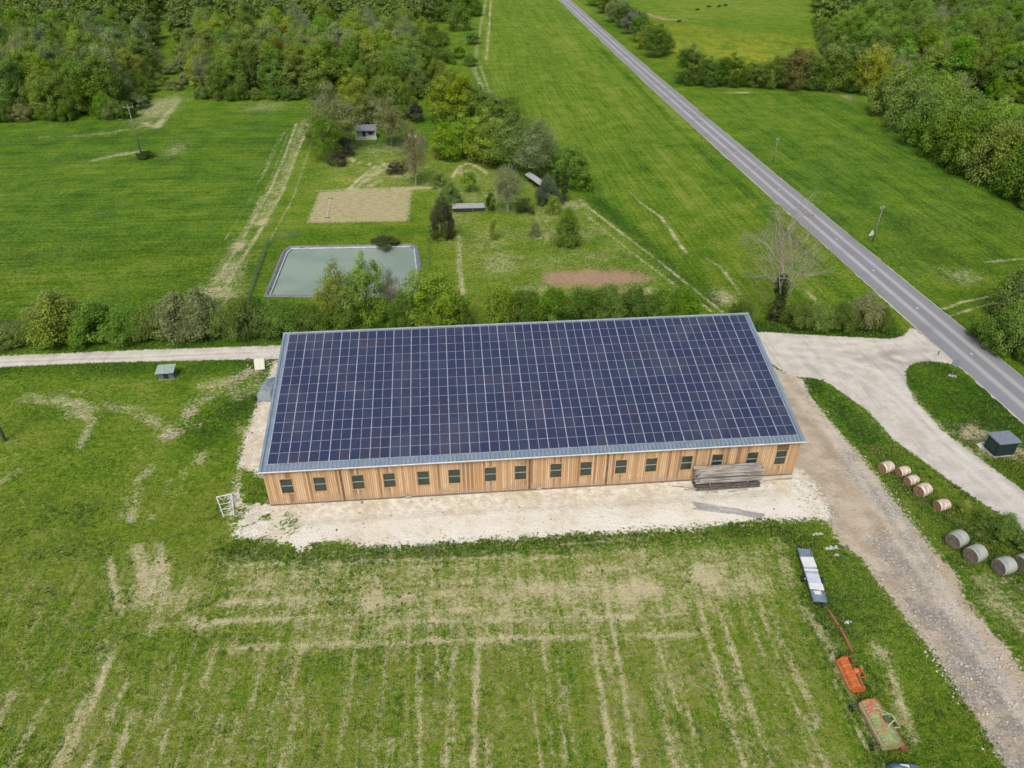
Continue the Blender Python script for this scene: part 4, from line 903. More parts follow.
# ---- bales
def bale(loc, rz, Ln, D, mats, label, group, wrap):
    e = empty('round_bale', (loc[0], loc[1], 0), rz, label, 'bale', group); rr_ = D/2
    b = random.Random(int(loc[0]*100)); mb = MB(); N = 28; K = 9; vs = []
    for i in range(K):
        t = i/(K-1); x = (t-.5)*Ln; edge = 1-.06*(abs(t-.5)*2)**6
        for k in range(N):
            a_ = 2*math.pi*k/N; r = rr_*edge*(1+b.uniform(-.012,.012)); z = rr_*.97+math.sin(a_)*r
            vs.append((x, math.cos(a_)*r, max(z, .0)))
    mb.add(vs, [(i*N+k, i*N+(k+1)%N, (i+1)*N+(k+1)%N, (i+1)*N+k) for i in range(K-1) for k in range(N)]); mb.build('wrap' if wrap else 'net', mats[0], e, True)
    for s_ in (-1, 1):
        mb = MB(); vs = []; M_ = 6
        for j in range(M_):
            r = rr_*.945*(1-j/M_)
            for k in range(N):
                a_ = 2*math.pi*k/N; vs.append((s_*(Ln/2+.015+.03*math.sin(j*2.4)+b.uniform(-.01,.01)), math.cos(a_+j*.1)*r, max(rr_*.97+math.sin(a_+j*.1)*r, .01)))
        vs.append((s_*(Ln/2+.02), 0, rr_*.97)); f_ = [(j*N+k, j*N+(k+1)%N, (j+1)*N+(k+1)%N, (j+1)*N+k) for j in range(M_-1) for k in range(N)]+[((M_-1)*N+k, (M_-1)*N+(k+1)%N, M_*N) for k in range(N)]
        mb.add(vs, f_); mb.build('end_face', mats[1], e, True)
    return e
sn = NT('bale_net'); so_ = sn.obj(); sxx = sn.n('SeparateXYZ', {'Vector': so_}).outputs[0]
sb_ = sn.noise(sn.map(so_, (3.5,.35,.35)), 2.2, 4, .7); NET = sn.fin(sn.mix(sn.ss(sb_, .44, .56), (.66,.60,.50), (.36,.26,.18)), .85, 0, sn.bump(sb_, .05), spec=.15)
ENDS = weathered('straw_bale_end', (.34,.21,.12), (.22,.13,.075), 5, .95, 0, .04, (.46,.33,.20), .6)
wn2 = NT('silage_film'); wo2 = wn2.obj(); f2 = wn2.noise(wn2.map(wo2, (1,.5,.5)), 2.0, 4, .6)
WRAP = wn2.fin(wn2.mix(wn2.ss(f2, .40, .62), (.36,.37,.33), (.24,.27,.23)), .42, 0, wn2.bump(wn2.noise(wn2.map(wo2, (9,1,1)), 2, 3), .02), spec=.4)
WRAPE = weathered('hay_bale_end', (.19,.165,.125), (.12,.105,.08), 4, .8, 0, .03, (.26,.24,.19), .6)
lb1 = ['tan netted bale at the upper left end of the small row','second netted bale of the small row','third netted bale of the small row, squeezed in the middle','fourth netted bale of the small row, brown end showing','lone netted bale a little apart below the small row']
for (px, py, ln, dd, rz), l in zip([(884.5,471.5,1.35,1.35,18),(901.5,475,1.3,1.15,14),(910,484,1.3,1.15,16),(921,494.5,1.4,1.45,20),(940,509,1.35,1.25,12)], lb1):
    bale(at(px, py), R(rz), ln*.9, dd*.92, (NET, ENDS), l, 'netted straw bales', False)
lb2 = ['pale wrapped bale at the left end of the large row','second pale wrapped bale of the large row','third pale wrapped bale of the large row','pale wrapped bale cut by the right edge of the picture']
for (px, py, rz), l in zip([(954.5,545,22),(972.5,559.5,20),(1001,571.5,12),(1022,568,14)], lb2):
    bale(at(px, py), R(rz), 1.35, 1.60, (WRAP, WRAPE), l, 'film wrapped bales', True)

# ---- weathered pole stack against the wall
su0 = BX0+43.45; 
def pole_bundle(x0, x1, yb, yf, zb, zt, nx_, name, lab, group, seed, jit=.02):
    b = random.Random(seed); e = empty(name, ((x0+x1)/2, (yb+yf)/2, zb), 0, lab, 'timber bundle', group); mb = MB(); rows_ = max(1, round((zt-zb)/.2)); dy = (yb-yf)/nx_
    hx = (x1-x0)/2
    for r_ in range(rows_):
        for k in range(nx_):
            y = -(yb-yf)/2+dy*(k+.5)+b.uniform(-jit,jit); z = .1+r_*.19+b.uniform(-jit,jit); sag = b.uniform(-.05,.05)
            mb.path([(-hx+b.uniform(-.25,.25), y, z), (0, y+b.uniform(-.04,.04), z+sag), (hx+b.uniform(-.25,.25), y+b.uniform(-.05,.05), z)], [b.uniform(.075,.10), .09, b.uniform(.06,.09)], 7)
    mb.build('poles', GREYWOOD if seed > 1 else DARKPOLE, e)
    mb = MB()
    for x in (-hx*.6, hx*.6): mb.box(x-.04, x+.04, -(yb-yf)/2, (yb-yf)/2, -.16, -.004)
    if zb > .3: mb.build('bearer', GREYWOOD, e)
x0_ = su0+.1; x1_ = x0_+6.9
pole_bundle(x0_+.0, x1_-.1, BY0-.25, BY0-1.75, 0.02, .40, 8, 'pole_bundle', 'lowest, untidy layer of grey poles stacked against the barn wall', 'stack of grey poles', 1, .07)
pole_bundle(x0_+.1, x1_-.15, BY0-.25, BY0-1.50, .72, 1.30, 7, 'pole_bundle', 'middle layer of grey poles stacked against the barn wall', 'stack of grey poles', 2)
pole_bundle(x0_-.05, x1_, BY0-.22, BY0-1.50, 1.62, 2.22, 7, 'pole_bundle', 'top layer of grey poles, hiding the lower half of two barn windows', 'stack of grey poles', 3)
for i, (a_, b_, r_, l) in enumerate([((672,486),(698,489),.07,'dark loose pole sticking out left of the pole stack'),((684,489.5),(718,492),.06,'dark loose pole on the ground before the left end of the stack'),((764,481),(792,478.5),.07,'grey loose pole on the ground right of the pole stack'),((728,492),(748,489),.05,'short loose stick in front of the pole stack')]):
    A_, B_ = at(*a_, .09), at(*b_, .09); mb = MB(); mb.path([tuple(A_), tuple((A_+B_)/2+np.array([0,.05,.03])), tuple(B_)], r_, 7); tag(mb.build('loose_pole', GREYWOOD), l, 'pole')
PIPE = mat('grey_plastic_pipe', (.46,.46,.45), .5)
for i, (a_, b_) in enumerate([((692,502),(764,514.5)),((693,503.5),(765,515.3)),((694,505),(764,516.2)),((696,506.8),(762,517.2)),((700,509),(758,517.6)),((695,504.5),(740,509.5)),((693,508.5),(730,513))]):
    A_, B_ = at(*a_, .08), at(*b_, .08); mb = MB(); mb.path([tuple(A_), tuple(A_*.5+B_*.5+np.array([0,.1*math.sin(i*2),0])), tuple(B_)], .075, 8)
    tag(mb.build('long_pipe', PIPE, smooth=True), 'long grey pipe lying in the fanned bundle on the chalk, %s' % ['rearmost','second from the back','third from the back','fourth from the back','front right one','short upper one','short lower left one'][i], 'pipe', 'grey pipes lying on the chalk')
for px, py, l in ((408.7,497.5,'small concrete block at the wall foot below the fifth window'), (539,489,'small concrete block at the wall foot below the gap after the eighth window')):
    e = empty('concrete_block', (at(px,py)[0], at(px,py)[1], 0), .2, l, 'block'); MB().box(-.28,.28,-.2,.2,0,.32).build('block', CONC, e, bevel=.03); MB().box(-.18,.18,-.1,.1,.322,.40).build('lid', STEELG, e, bevel=.01)

# ---- white gate frame and scattered tubes at the left front corner
fp = [at(224,517,.05), at(234,515.5,.05), at(231.5,494,.55), at(216.5,497,.55)]
e = empty('gate_frame', tuple((fp[0]+fp[1])/2*np.array([1,1,0])), 0, 'white tubular gate frame propped on the stones left of the barn', 'gate frame'); o_ = np.array(e.location)
def seg(a_, b_, r, nm, m, par): mb = MB(); mb.path([tuple(a_-o_), tuple(b_-o_)], r, 6); return mb.build(nm, m, par)
seg(fp[0], fp[3], .055, 'side_tube', WHITEP, e); seg(fp[1], fp[2], .055, 'side_tube', WHITEP, e); seg(fp[3], fp[2], .055, 'top_tube', WHITEP, e)
for t in (.08, .36, .62): seg(fp[0]*(1-t)+fp[3]*t, fp[1]*(1-t)+fp[2]*t, .035, 'cross_tube', WHITEP, e)
seg(fp[3], fp[3]*np.array([1,1,0])+np.array([0,.3,0]), .04, 'leg', WHITEP, e); seg(fp[2], fp[2]*np.array([1,1,0])+np.array([0,.3,0]), .04, 'leg', WHITEP, e)
seg(fp[3]+np.array([.18,-.05,.02]), fp[0]*.2+fp[3]*.8+np.array([.5,0,.1]), .03, 'hinge', WHITEP, e)
for i, (a_, b_, c_) in enumerate([((226,495),(232,499),(228,503)),((230,493),(236,500),(231,504)),((236,486),(240,483),(243,485)),((240,489),(238,493),(234,496)),((231,481),(234,483),(237,481)),((227,500),(230,497),(236,499))]):
    mb = MB(); mb.path([tuple(at(*a_,.10)), tuple(at(*b_,.28)), tuple(at(*c_,.08))], .045, 6)
    tag(mb.build('bent_tube', WHITEP, smooth=True), 'short bent white tube by the white gate frame, %s' % ['nearest the frame','crossing the frame','furthest right','below the furthest right one','furthest from the camera','across the others'][i], 'tube', 'bent white tubes')

# ---- pump box, white board, tarp at the left gable
GREENR = mat('pale_green_sheet', (.36,.46,.40), .5); GREYB = mat('grey_box_panels', (.15,.18,.20), .6)
c_ = at(166.5, 379.5); e = empty('pump_box', (c_[0], c_[1]+.6, 0), R(4), 'small grey box with a pale green sloping lid beside the lane', 'utility box')
MB().box(-.95,.95,-.62,.62,0,1.0).build('body', GREYB, e, bevel=.02)
mb = MB(); mb.add([(-1.15,-.85,1.02),(1.1,-.85,1.02),(1.15,.8,1.35),(-1.05,.8,1.35),(-1.15,-.85,1.08),(1.1,-.85,1.08),(1.15,.8,1.41),(-1.05,.8,1.41)], [(0,3,2,1),(4,5,6,7),(0,1,5,4),(1,2,6,5),(2,3,7,6),(3,0,4,7)]); mb.build('lid', GREENR, e)
MB().box(-.3,.3,-.66,-.622,.15,.85).build('door', DARKM, e); MB().box(-1.0,1.0,-.66,.66,0,.08).build('base_slab', CONC, e)
c_ = at(260, 370); e = empty('white_board', (c_[0], c_[1], 0), R(6), 'cream white board leaning on the grass beside the lane, left of the roof corner', 'board')
mb = MB(); mb.add([(-.62,0,.03),(.62,0,.03),(.52,1.55,.75),(-.80,1.55,.75),(-.62,0,.09),(.62,0,.09),(.52,1.55,.81),(-.80,1.55,.81)], [(0,3,2,1),(4,5,6,7),(0,1,5,4),(1,2,6,5),(2,3,7,6),(3,0,4,7)]); mb.build('board', mat('cream_board', (.74,.72,.60), .6, 0, .12), e)
MB().box(-.62,-.54,1.38,1.46,0,.70).build('prop', GREYWOOD, e); MB().box(.36,.44,1.38,1.46,0,.70).build('prop', GREYWOOD, e)
TARP = weathered('blue_grey_tarpaulin', (.27,.33,.36), (.18,.23,.26), 1.6, .55, 0, .03)
def heap(name, loc, rz, L_, Wd, H, m, lab, cat, seed, extra=None):
    e = empty(name, (loc[0], loc[1], 0), rz, lab, cat); b = random.Random(seed); n = 18; mcount = 12; vs = []
    ph_ = [b.uniform(0,6) for _ in range(6)]
    for j in range(mcount+1):
        for i in range(n+1):
            u, v_ = i/n*2-1, j/mcount*2-1; q = (1-u**6)*(1-v_**4); z = H*q**.4*(1+.12*math.sin(3*u+ph_[0])+.09*math.sin(5*v_+ph_[1]+2*u))
            z += .03*math.sin(11*u+ph_[2]+3*v_); vs.append((u*L_/2, v_*Wd/2, max(z, .01)))
    mb = MB(); mb.add(vs, [(j*(n+1)+i, j*(n+1)+i+1, (j+1)*(n+1)+i+1, (j+1)*(n+1)+i) for j in range(mcount) for i in range(n)]); mb.build('cover', m, e, True)
    if extra: extra(e)
    return e
def tyre_at(e, x, y, z, r, w_, ax='y', nm='wheel'):
    def tor(rr1, rr2, ww, m, name, par):
        mb = MB(); N = 20; vs = []; prof = [(rr2,-ww/2),(rr1*.96,-ww/2),(rr1,-ww*.3),(rr1,ww*.3),(rr1*.96,ww/2),(rr2,ww/2)]
        for k in range(N):
            a_ = 2*math.pi*k/N
            for r0, w0 in prof:
                vs.append((math.cos(a_)*r0, w0, math.sin(a_)*r0) if ax == 'y' else (w0, math.cos(a_)*r0, math.sin(a_)*r0))
        n_ = len(prof); mb.add(vs, [(k*n_+i, k*n_+(i+1)%n_, ((k+1)%N)*n_+(i+1)%n_, ((k+1)%N)*n_+i) for k in range(N) for i in range(n_)]); return mb.build(name, m, par, loc=(0,0,0))
    we = tor(r, r*.55, w_, BLACK, nm, e); we.location = (x, y, z)
    tor(r*.56, r*.12, w_*.6, STEELG, 'rim', we)
    return we
c_ = at(270, 392); heap('covered_gear', c_, R(80), 4.2, 2.1, 1.25, TARP, 'blue-grey tarpaulin heap half hidden under the left end of the roof', 'tarpaulin', 4, lambda e: tyre_at(e, -1.9, .95, .32, .32, .2))
c_ = at(904, 776); heap('covered_implement', c_, R(-8), 2.3, 1.2, .95, mat('blue_tarpaulin', (.13,.19,.28), .5), 'blue covered implement cut by the bottom edge of the picture', 'covered implement', 9, lambda e: MB().box(-.5,.1,-.25,.25,.9,1.05).build('strapped_board', WHITEP, e))

# ---- transformer kiosk
A_, B_, C_ = at(988.5,431,2.0), at(1000.5,444,2.0), at(1018.7,439.5,2.0)
ex_ = C_-B_; wx = float(np.hypot(ex_[0], ex_[1])); wy = float(np.linalg.norm(A_-B_)); rz_ = math.atan2(ex_[1], ex_[0]); ey_ = A_-B_; r2_ = math.atan2(ey_[1], ey_[0])-math.pi/2; rz_ = rz_*.4+r2_*.6; wy = min(wy, 2.0)
print('KIOSK', wx, wy)
wx = min(wx, 2.6); wy = min(wy, 2.4)
e = empty('electric_kiosk', (B_[0], B_[1], 0), rz_, 'small dark green electricity cabin with a flat grey roof on the grass by the track', 'cabin')
MB().box(.12, wx-.12, .12, wy-.12, .12, 1.86).build('body', mat('dark_green_render', (.022,.045,.042), .55), e, bevel=.02)
MB().box(-.04, wx+.04, -.04, wy+.04, 1.863, 2.03).build('roof', mat('grey_roof_slab', (.24,.28,.34), .6), e, bevel=.02)
MB().box(.02, wx-.02, .02, wy-.02, 0, .115).build('plinth', CONC, e)
MB().box(.09, .117, .4, wy-.5, .2, 1.7).build('door', mat('dark_green_door', (.035,.065,.06), .5), e)
for k in range(2): MB().box(.082, .089, .6, wy-.7, .35+k*.25, .42+k*.25).build('vent', DARKM, e)
q_ = [at(976.5,443.5,.05), at(984,441,.05), at(986.5,447.5,.05), at(981,450.5,.05)]
mb = MB(); mb.add([tuple(p) for p in q_]+[(p[0],p[1],.0) for p in q_], [(0,1,2,3),(0,4,5,1),(1,5,6,2),(2,6,7,3),(3,7,4,0)]); tag(mb.build('concrete_pad', mat('pale_concrete', (.66,.64,.58), .9, 0, .1)), 'pale concrete pad on the left side of the dark cabin', 'slab')

# ---- long low trailer with white boards, beams
c_, L_, a_ = span((803.5,549), (820,602), .5)
e = empty('flat_trailer', (c_[0], c_[1], 0), a_, 'long narrow blue-grey trailer loaded with white boards', 'trailer')
BED = mat('blue_grey_bed', (.27,.34,.43), .5, .2); L2 = L_/2
for y in (-.42, .42): MB().box(-L2,L2,y-.05,y+.05,.36,.48).build('chassis_rail', DARKM, e)
MB().box(-L2, L2, -.52, .52, .483, .55).build('bed', BED, e)
for s_ in (-1,1): MB().box(-L2, L2, s_*.55-.03, s_*.55+.03, .40, .68).build('side_board', BED, e)
mb = MB(); mb.box(.35,.45,-.75,.75,.30,.38); mb.build('axle', WHITEP, e)
for s_ in (-1,1): tyre_at(e, .4, s_*.82, .30, .30, .18)
mb = MB(); mb.path([(L2,-.3,.42),(L2+.55,0,.40)], .04, 6); mb.path([(L2,.3,.42),(L2+.55,0,.40)], .04, 6); mb.build('drawbar', DARKM, e)
wb_ = mat('white_board', (.80,.80,.79), .5, 0, .1); gb_ = mat('greyish_board', (.50,.54,.60), .5, 0, .2)
for i, (x0, x1, z, w_, m, r_, l) in enumerate([(-1.9,-.72,.70,1.2,wb_,3,'top white board, furthest from the orange tiller'),(-.68,-.48,.70,1.1,gb_,0,'narrow grey slat between the white boards'),(-.44,-.22,.72,1.22,wb_,2,'narrow white slat in the middle of the trailer load'),(-.18,.0,.70,1.1,gb_,-2,'second grey slat in the trailer load'),(.05,1.15,.70,1.16,mat('bluish_white_board', (.62,.68,.78), .45, 0, .12),0,'bluish board in the middle of the trailer'),(1.2,1.9,.74,1.22,wb_,-3,'bright white board near the drawbar end'),(1.95,2.3,.60,.6,wb_,4,'small white board nearest the drawbar')]):
    mb = MB(); mb.box(-(x1-x0)/2, (x1-x0)/2, -w_/2, w_/2, 0, .05); mb.box(-(x1-x0)/2+.02, (x1-x0)/2-.03, -w_/2+.03, w_/2-.02, .054, .10)
    o = mb.build('board', m, None, bevel=.008); c0 = Vector(((x0+x1)/2, 0, z-.045)); o.location = Matrix.Rotation(a_, 3, 'Z') @ c0+Vector((c_[0], c_[1], 0)); o.rotation_euler = (0, 0, a_+R(r_)); tag(o, l, 'board', 'boards on the flat trailer')
for (p0, p1, l) in [((828,610.5),(838.5,626.5),'rusty steel beam on the grass, the piece nearer the trailer'), ((840,628),(852,652.5),'longer rusty steel beam, the piece nearer the orange tiller')]:
    c0, l0, a0 = span(p0, p1, .1); e = empty('steel_beam', (c0[0], c0[1], 0), a0, l, 'beam', 'rusty beams')
    mb = MB(); mb.box(-l0/2,l0/2,-.09,.09,.02,.06); mb.box(-l0/2,l0/2,-.09,.09,.20,.24); mb.box(-l0/2+.005,l0/2-.005,-.02,.02,.061,.199); mb.build('web', weathered('faded_red_beam', (.36,.17,.08), (.26,.12,.06), 4, .8), e); 
    mb = MB(); mb.box(l0/2+.003,l0/2+.03,-.13,.13,.0,.28); mb.build('end_plate', RUST, e)
    mb = MB(); mb.box(-l0/2+.3,-l0/2+.42,-.16,.16,.242,.27); mb.build('lug', RUST, e)

# ---- orange rotary tiller
c_, L_, a_ = span((845,658.5), (860,689), .55)
ORANGE = weathered('orange_paint', (.62,.16,.035), (.50,.12,.03), 4, .55, 0, .004, (.33,.12,.05), .64); ORL = mat('light_orange_paint', (.68,.30,.14), .5)
e = empty('rotary_tiller', (c_[0], c_[1], 0), a_, 'bright orange rotary tiller standing on the grass', 'tiller'); L2 = L_/2-.05; Wd = .62
pf = [(-Wd,.42),(-Wd*.8,.66),(-Wd*.3,.80),(Wd*.15,.80),(Wd*.15,.76),(-Wd*.3,.76),(-Wd*.78,.62),(-Wd+.03,.40)]
mb = MB(); mb.prism(pf, -L2, L2); mb.build('hood', ORANGE, e)
mb = MB()
for k in range(5): x = -L2+.1+(2*L2-.2)*k/4; mb.prism([(-Wd-.01,.44),(-Wd*.82,.69),(-Wd*.3,.84),(Wd*.14,.84),(Wd*.14,.805),(-Wd*.3,.805),(-Wd*.80,.67),(-Wd,.43)], x-.03, x+.03)
mb.build('rib', ORL, e)
mb = MB(); mb.path([(-L2,.28,.72),(L2,.28,.72)], .085, 10); mb.build('cross_tube', weathered('brown_orange', (.35,.13,.06), (.25,.09,.05), 4), e, True)
for s_ in (-1,1): mb = MB(); mb.prism([(-.6,.1),(.42,.1),(.5,.45),(.4,.80),(-.3,.84),(-.6,.5)], s_*(L2+.03)-.02, s_*(L2+.03)+.02); mb.build('side_plate', ORANGE, e)
MB().box(-L2, L2, -.72, -.66, .05, .46).build('rear_flap', ORL, e)
mb = MB(); mb.path([(-L2,-.1,.3),(L2,-.1,.3)], .07, 8)
for k in range(22):
    x = -L2+.1+(2*L2-.2)*k/21; an = k*1.1
    mb.path([(x,-.1,.3),(x,-.1+math.cos(an)*.24,.3+math.sin(an)*.24),(x+.08,-.1+math.cos(an+.3)*.27,.3+math.sin(an+.3)*.27)], .02, 4)
mb.build('rotor', DARKM, e)
mb = MB(); mb.box(.0-.17,.17,.05,.38,.74,1.02); mb.build('gearbox', ORL, e, bevel=.03)
mb = MB(); ox = -.0
for s_ in (-.33,.33): mb.path([(s_,.36,.55),(s_*.25,.55,1.25)], .045, 6); mb.path([(s_,.36,.55),(s_,.95,.45)], .05, 6)
mb.path([(-.10,.55,1.25),(.10,.55,1.25)], .05, 6); mb.path([(0,.55,1.22),(0,-.3,.84)], .04, 6); mb.path([(-.33,.95,.45),(.33,.95,.45)], .035, 6); mb.path([(-.33,.93,.45),(0,.55,1.2)], .035, 6); mb.path([(.33,.93,.45),(0,.55,1.2)], .035, 6)
mb.build('hitch', ORANGE, e)

# ---- green and rusty flail mower
c_, L_, a_ = span((869.5,701.5), (893.5,744.5), .7)
GM = NT('worn_green_and_rust'); go = GM.obj(); gf = GM.ss(GM.noise(go, 1.1, 4, .6, .4), .47, .54); gg = GM.mix(GM.ss(GM.noise(go, 4, 4), .45, .6), (.16,.28,.10), (.34,.32,.16)); gr2 = GM.mix(GM.ss(GM.noise(go, 3, 5), .42, .6), (.40,.13,.075), (.40,.22,.12))
gx_ = GM.n('SeparateXYZ', {'Vector': go}); gf = GM.ss(GM.math('ADD', GM.noise(go, 1.1, 4, .6, .4), GM.lin(gx_.outputs[0], -2, 2, .10, -.12)), .46, .53)
GMOW = GM.fin(GM.mix(gf, gg, gr2), .7, .0, GM.bump(GM.noise(go, 8), .01), spec=.25); PGREEN = mat('pale_green_paint', (.42,.50,.27), .6)
e = empty('flail_mower', (c_[0], c_[1], 0), a_, 'wide flail mower in worn green and rust-red paint', 'mower'); L2 = L_/2; Wd = .78
mb = MB(); mb.prism([(-Wd,.35),(-Wd,.62),(-Wd*.62,.90),(-Wd*.2,.97),(Wd*.55,.92),(Wd,.66),(Wd,.62),(Wd*.55,.88),(-Wd*.2,.93),(-Wd*.6,.86),(-Wd+.04,.60),(-Wd+.04,.35)], -L2, L2); mb.build('deck', GMOW, e)
MB().box(-L2, L2, -Wd-.07, -Wd-.005, .30, .66).build('edge_rail', mat('tan_edge', (.46,.40,.24), .7), e)
mb = MB()
for k in range(14): x = -L2+.1+(2*L2-.2)*k/13; mb.box(x-.025, x+.025, -Wd*.92, -Wd*.62, .80, .90)
mb.build('hinge', PGREEN, e)
for s_ in (-1,1): mb = MB(); mb.prism([(-Wd,.12),(Wd*.9,.12),(Wd,.64),(Wd*.5,.95),(-.2,1.0),(-Wd*.62,.93),(-Wd,.64)], s_*(L2+.03)-.025, s_*(L2+.03)+.025); mb.build('side_plate', GMOW, e)
mb = MB(); mb.box(L2-1.3, L2+.35, .55, 1.05, .20, .42); mb.build('rear_skirt', RUST, e)
mb = MB(); mb.path([(-L2+.1,0,.35),(L2-.1,0,.35)], .10, 8)
for k in range(24): x = -L2+.2+(2*L2-.4)*k/23; an = k*1.3; mb.box(x-.03,x+.03,math.cos(an)*.22-.03,math.cos(an)*.22+.03,.35+math.sin(an)*.2-.06,.35+math.sin(an)*.2+.06)
mb.build('rotor', DARKM, e)
mb = MB()
for s_ in (-.45,.45): mb.path([(s_,.2,.98),(s_*.5,.75,1.30)], .05, 6); mb.path([(s_,.70,.62),(s_*1.0,1.25,.60)], .05, 6); mb.path([(s_,1.25,.6),(s_*.5,.75,1.3)], .04, 6)
mb.path([(-.25,.75,1.3),(.25,.75,1.3)], .05, 6); mb.path([(-.45,1.25,.6),(.45,1.25,.6)], .045, 6); mb.path([(-.95,-.25,1.0),(-.95,.35,1.0)], .05, 6); mb.path([(-.95,.1,1.02),(-.2,.7,1.28)], .045, 6)
mb.build('hitch', PGREEN, e); MB().box(-.2,.2,.15,.52,.93,1.16).build('gearbox', mat('dark_green_paint', (.10,.16,.09), .6), e, bevel=.03)
mb = MB()
for x in (-L2+.15, L2-.2): mb.path([(x,-Wd-.02,.5),(x,-Wd-.5,.45),(x,-Wd-.62,.25)], .035, 6)
mb.build('wheel_arm', DARKM, e)
for x in (-L2+.15, L2-.2): tyre_at(e, x, -Wd-.62, .22, .22, .16, 'y')

# ---- scraps
def scrap(px, py, s, seed, lab, m=None):
    m = m or mat('dirty_white_plastic', (.56,.57,.54), .6)
    b = random.Random(seed); c0 = at(px, py); mb = MB(); n = 7; vs = []
    for j in range(4):
        for i in range(n): vs.append((c0[0]+(i/(n-1)-.5)*s*2+b.uniform(-.1,.1), c0[1]+(j/3-.5)*s*(.35+.5*math.sin(i*1.3+seed)**2)+b.uniform(-.06,.06), .04+b.uniform(0,.20)*(1 if 0 < i < n-1 else .3)))
    mb.add(vs, [(j*n+i, j*n+i+1, (j+1)*n+i+1, (j+1)*n+i) for j in range(3) for i in range(n-1)]); tag(mb.build('plastic_scrap', m), lab, 'scrap')
scrap(832, 549, .65, 1, 'crumpled white plastic sheet on the grass beside the dirt yard'); scrap(818, 535, .5, 2, 'creamy crumpled sheet on the grass above the trailer', mat('cream_sheet', (.52,.50,.38), .7)); scrap(836, 556, .3, 5, 'small white scrap just below the crumpled white sheet'); scrap(848, 623, .3, 7, 'small white scrap right of the rusty beams'); scrap(536-20, 26, .9, 3, 'white scrap in the long field left of the road')

# ---- poles and signs
POLEW = mat('grey_pole_wood', (.25,.235,.21), .85); INS = mat('white_porcelain', (.70,.70,.68), .4)
def pole(px, py, ty, r, lab, arm=0, group=None, H=None):
    b = at(px, py); h = H or height_of(px, py, ty); e = empty('utility_pole', (b[0], b[1], 0), R(8), lab, 'pole', group)
    mb = MB(); mb.path([(0,0,-.2),(0,0,h)], [r, r*.65], 10); mb.build('pole', POLEW, e, True)
    if arm:
        MB().box(-arm, arm, -.06, .06, h-.35, h-.22).build('crossarm', POLEW if arm < 1 else STEELG, e)
        for x in (-arm*.9, 0, arm*.9):
            mb = MB(); mb.path([(x,0,h-.22 if x else h),(x,0,h+.02 if x else h+.2)], [.04,.06], 8); mb.path([(x,0,h+.02 if x else h+.2),(x,0,h+.10 if x else h+.28)], [.08,.03], 8); mb.build('insulator', INS, e)
    return e
pole(141.5,154,106,.17,'wooden pole with white insulators rising from a shrub in the left field', 1.1)
pole(5.5,441,0,.20,'thick grey pole at the left edge of the picture', 0, None, 9.0)
pole(872.5,242,207,.13,'wooden pole across the road beside the white triangular sign', .4)
pole(773,163,139,.13,'wooden pole across the road further up, far from the sign', .35)
def sign(px, py, h, shape, m, lab, cat='road sign', rz=0, sz=.45):
    b = at(px, py); e = empty('road_sign', (b[0], b[1], 0), rz, lab, cat); mb = MB(); mb.path([(0,0,-.1),(0,0,h)], .035, 8); mb.build('post', STEELG, e)
    zc = h-sz*.6; N = {'tri':3,'oct':8,'round':18}[shape]; off = {'tri':math.pi/2,'oct':math.pi/8,'round':0}[shape]
    pr = [(math.cos(off+2*math.pi*k/N)*sz, zc+math.sin(off+2*math.pi*k/N)*sz) for k in range(N)]; vs = [(x,-.045,z) for x, z in pr]+[(x,-.065,z) for x, z in pr]
    mb = MB(); mb.add(vs, [tuple(range(N)), tuple(range(N,2*N))[::-1]]+[(k,(k+1)%N,(k+1)%N+N,k+N) for k in range(N)]); mb.build('plate', m, e)
    return e
sign(869.5,241,1.9,'tri',mat('white_sign_back', (.74,.74,.70), .5, 0, .08),'pale triangular road sign at the far side of the road', rz=R(10), sz=.75)
e = sign(951.5,376,2.3,'oct',mat('grey_sign_back', (.30,.36,.40), .5, .2, .1),'grey back of a road sign in the grass at the junction', rz=R(-35), sz=.55)
MB().box(-.35,.55,-.30,.30,0,.06).build('footing', CONC, e)
b = at(935.7,360.8); e = empty('marker_post', (b[0], b[1], 0), 0, 'thin reddish marker post at the edge of the junction', 'post'); mb = MB(); mb.path([(0,0,-.1),(0,0,1.5)], .05, 8); mb.build('post', WHITEP, e); mb = MB(); mb.path([(0,0,.95),(0,0,1.55)], .062, 8); mb.build('band', mat('dull_red', (.30,.10,.07), .7), e)

# ---- garden things
b = at(366.5,138.5); e = empty('garden_hut', (b[0], b[1], 0), R(3), 'small hut with a grey roof and a white front fence among the garden trees', 'hut')
HW = mat('pale_hut_wall', (.46,.47,.47), .8); 
MB().box(-2.3,2.3,0,2.8,0,2.15).build('wall', HW, e)
mb = MB(); mb.add([(-2.7,-.7,2.05),(2.7,-.7,2.05),(2.7,1.4,3.05),(-2.7,1.4,3.05),(2.7,3.1,2.2),(-2.7,3.1,2.2)], [(0,1,2,3),(3,2,4,5)]); mb.add([(-2.7,-.7,1.97),(2.7,-.7,1.97),(2.7,1.4,2.97),(-2.7,1.4,2.97),(2.7,3.1,2.12),(-2.7,3.1,2.12)], [(3,2,1,0),(5,4,2,3)]); mb.build('roof', mat('grey_hut_roof', (.24,.26,.30), .6), e)
MB().box(-.9,-.1,-.03,-.003,.02,1.95).build('door', DARKM, e); MB().box(.6,1.7,-.03,-.003,.9,1.7).build('window', DARKM, e)
mb = MB()
for x in np.linspace(-2.5, 2.5, 21): mb.box(x-.07,x+.07,-1.65,-1.61,.05,.95)
mb.box(-2.55,2.55,-1.606,-1.56,.7,.78); mb.box(-2.55,2.55,-1.606,-1.56,.25,.33); mb.build('picket_front', WHITEP, e)
for x in (-2.4,2.4): MB().box(x-.06,x+.06,-.66,-.54,0,2.03).build('porch_post', WHITEP, e)
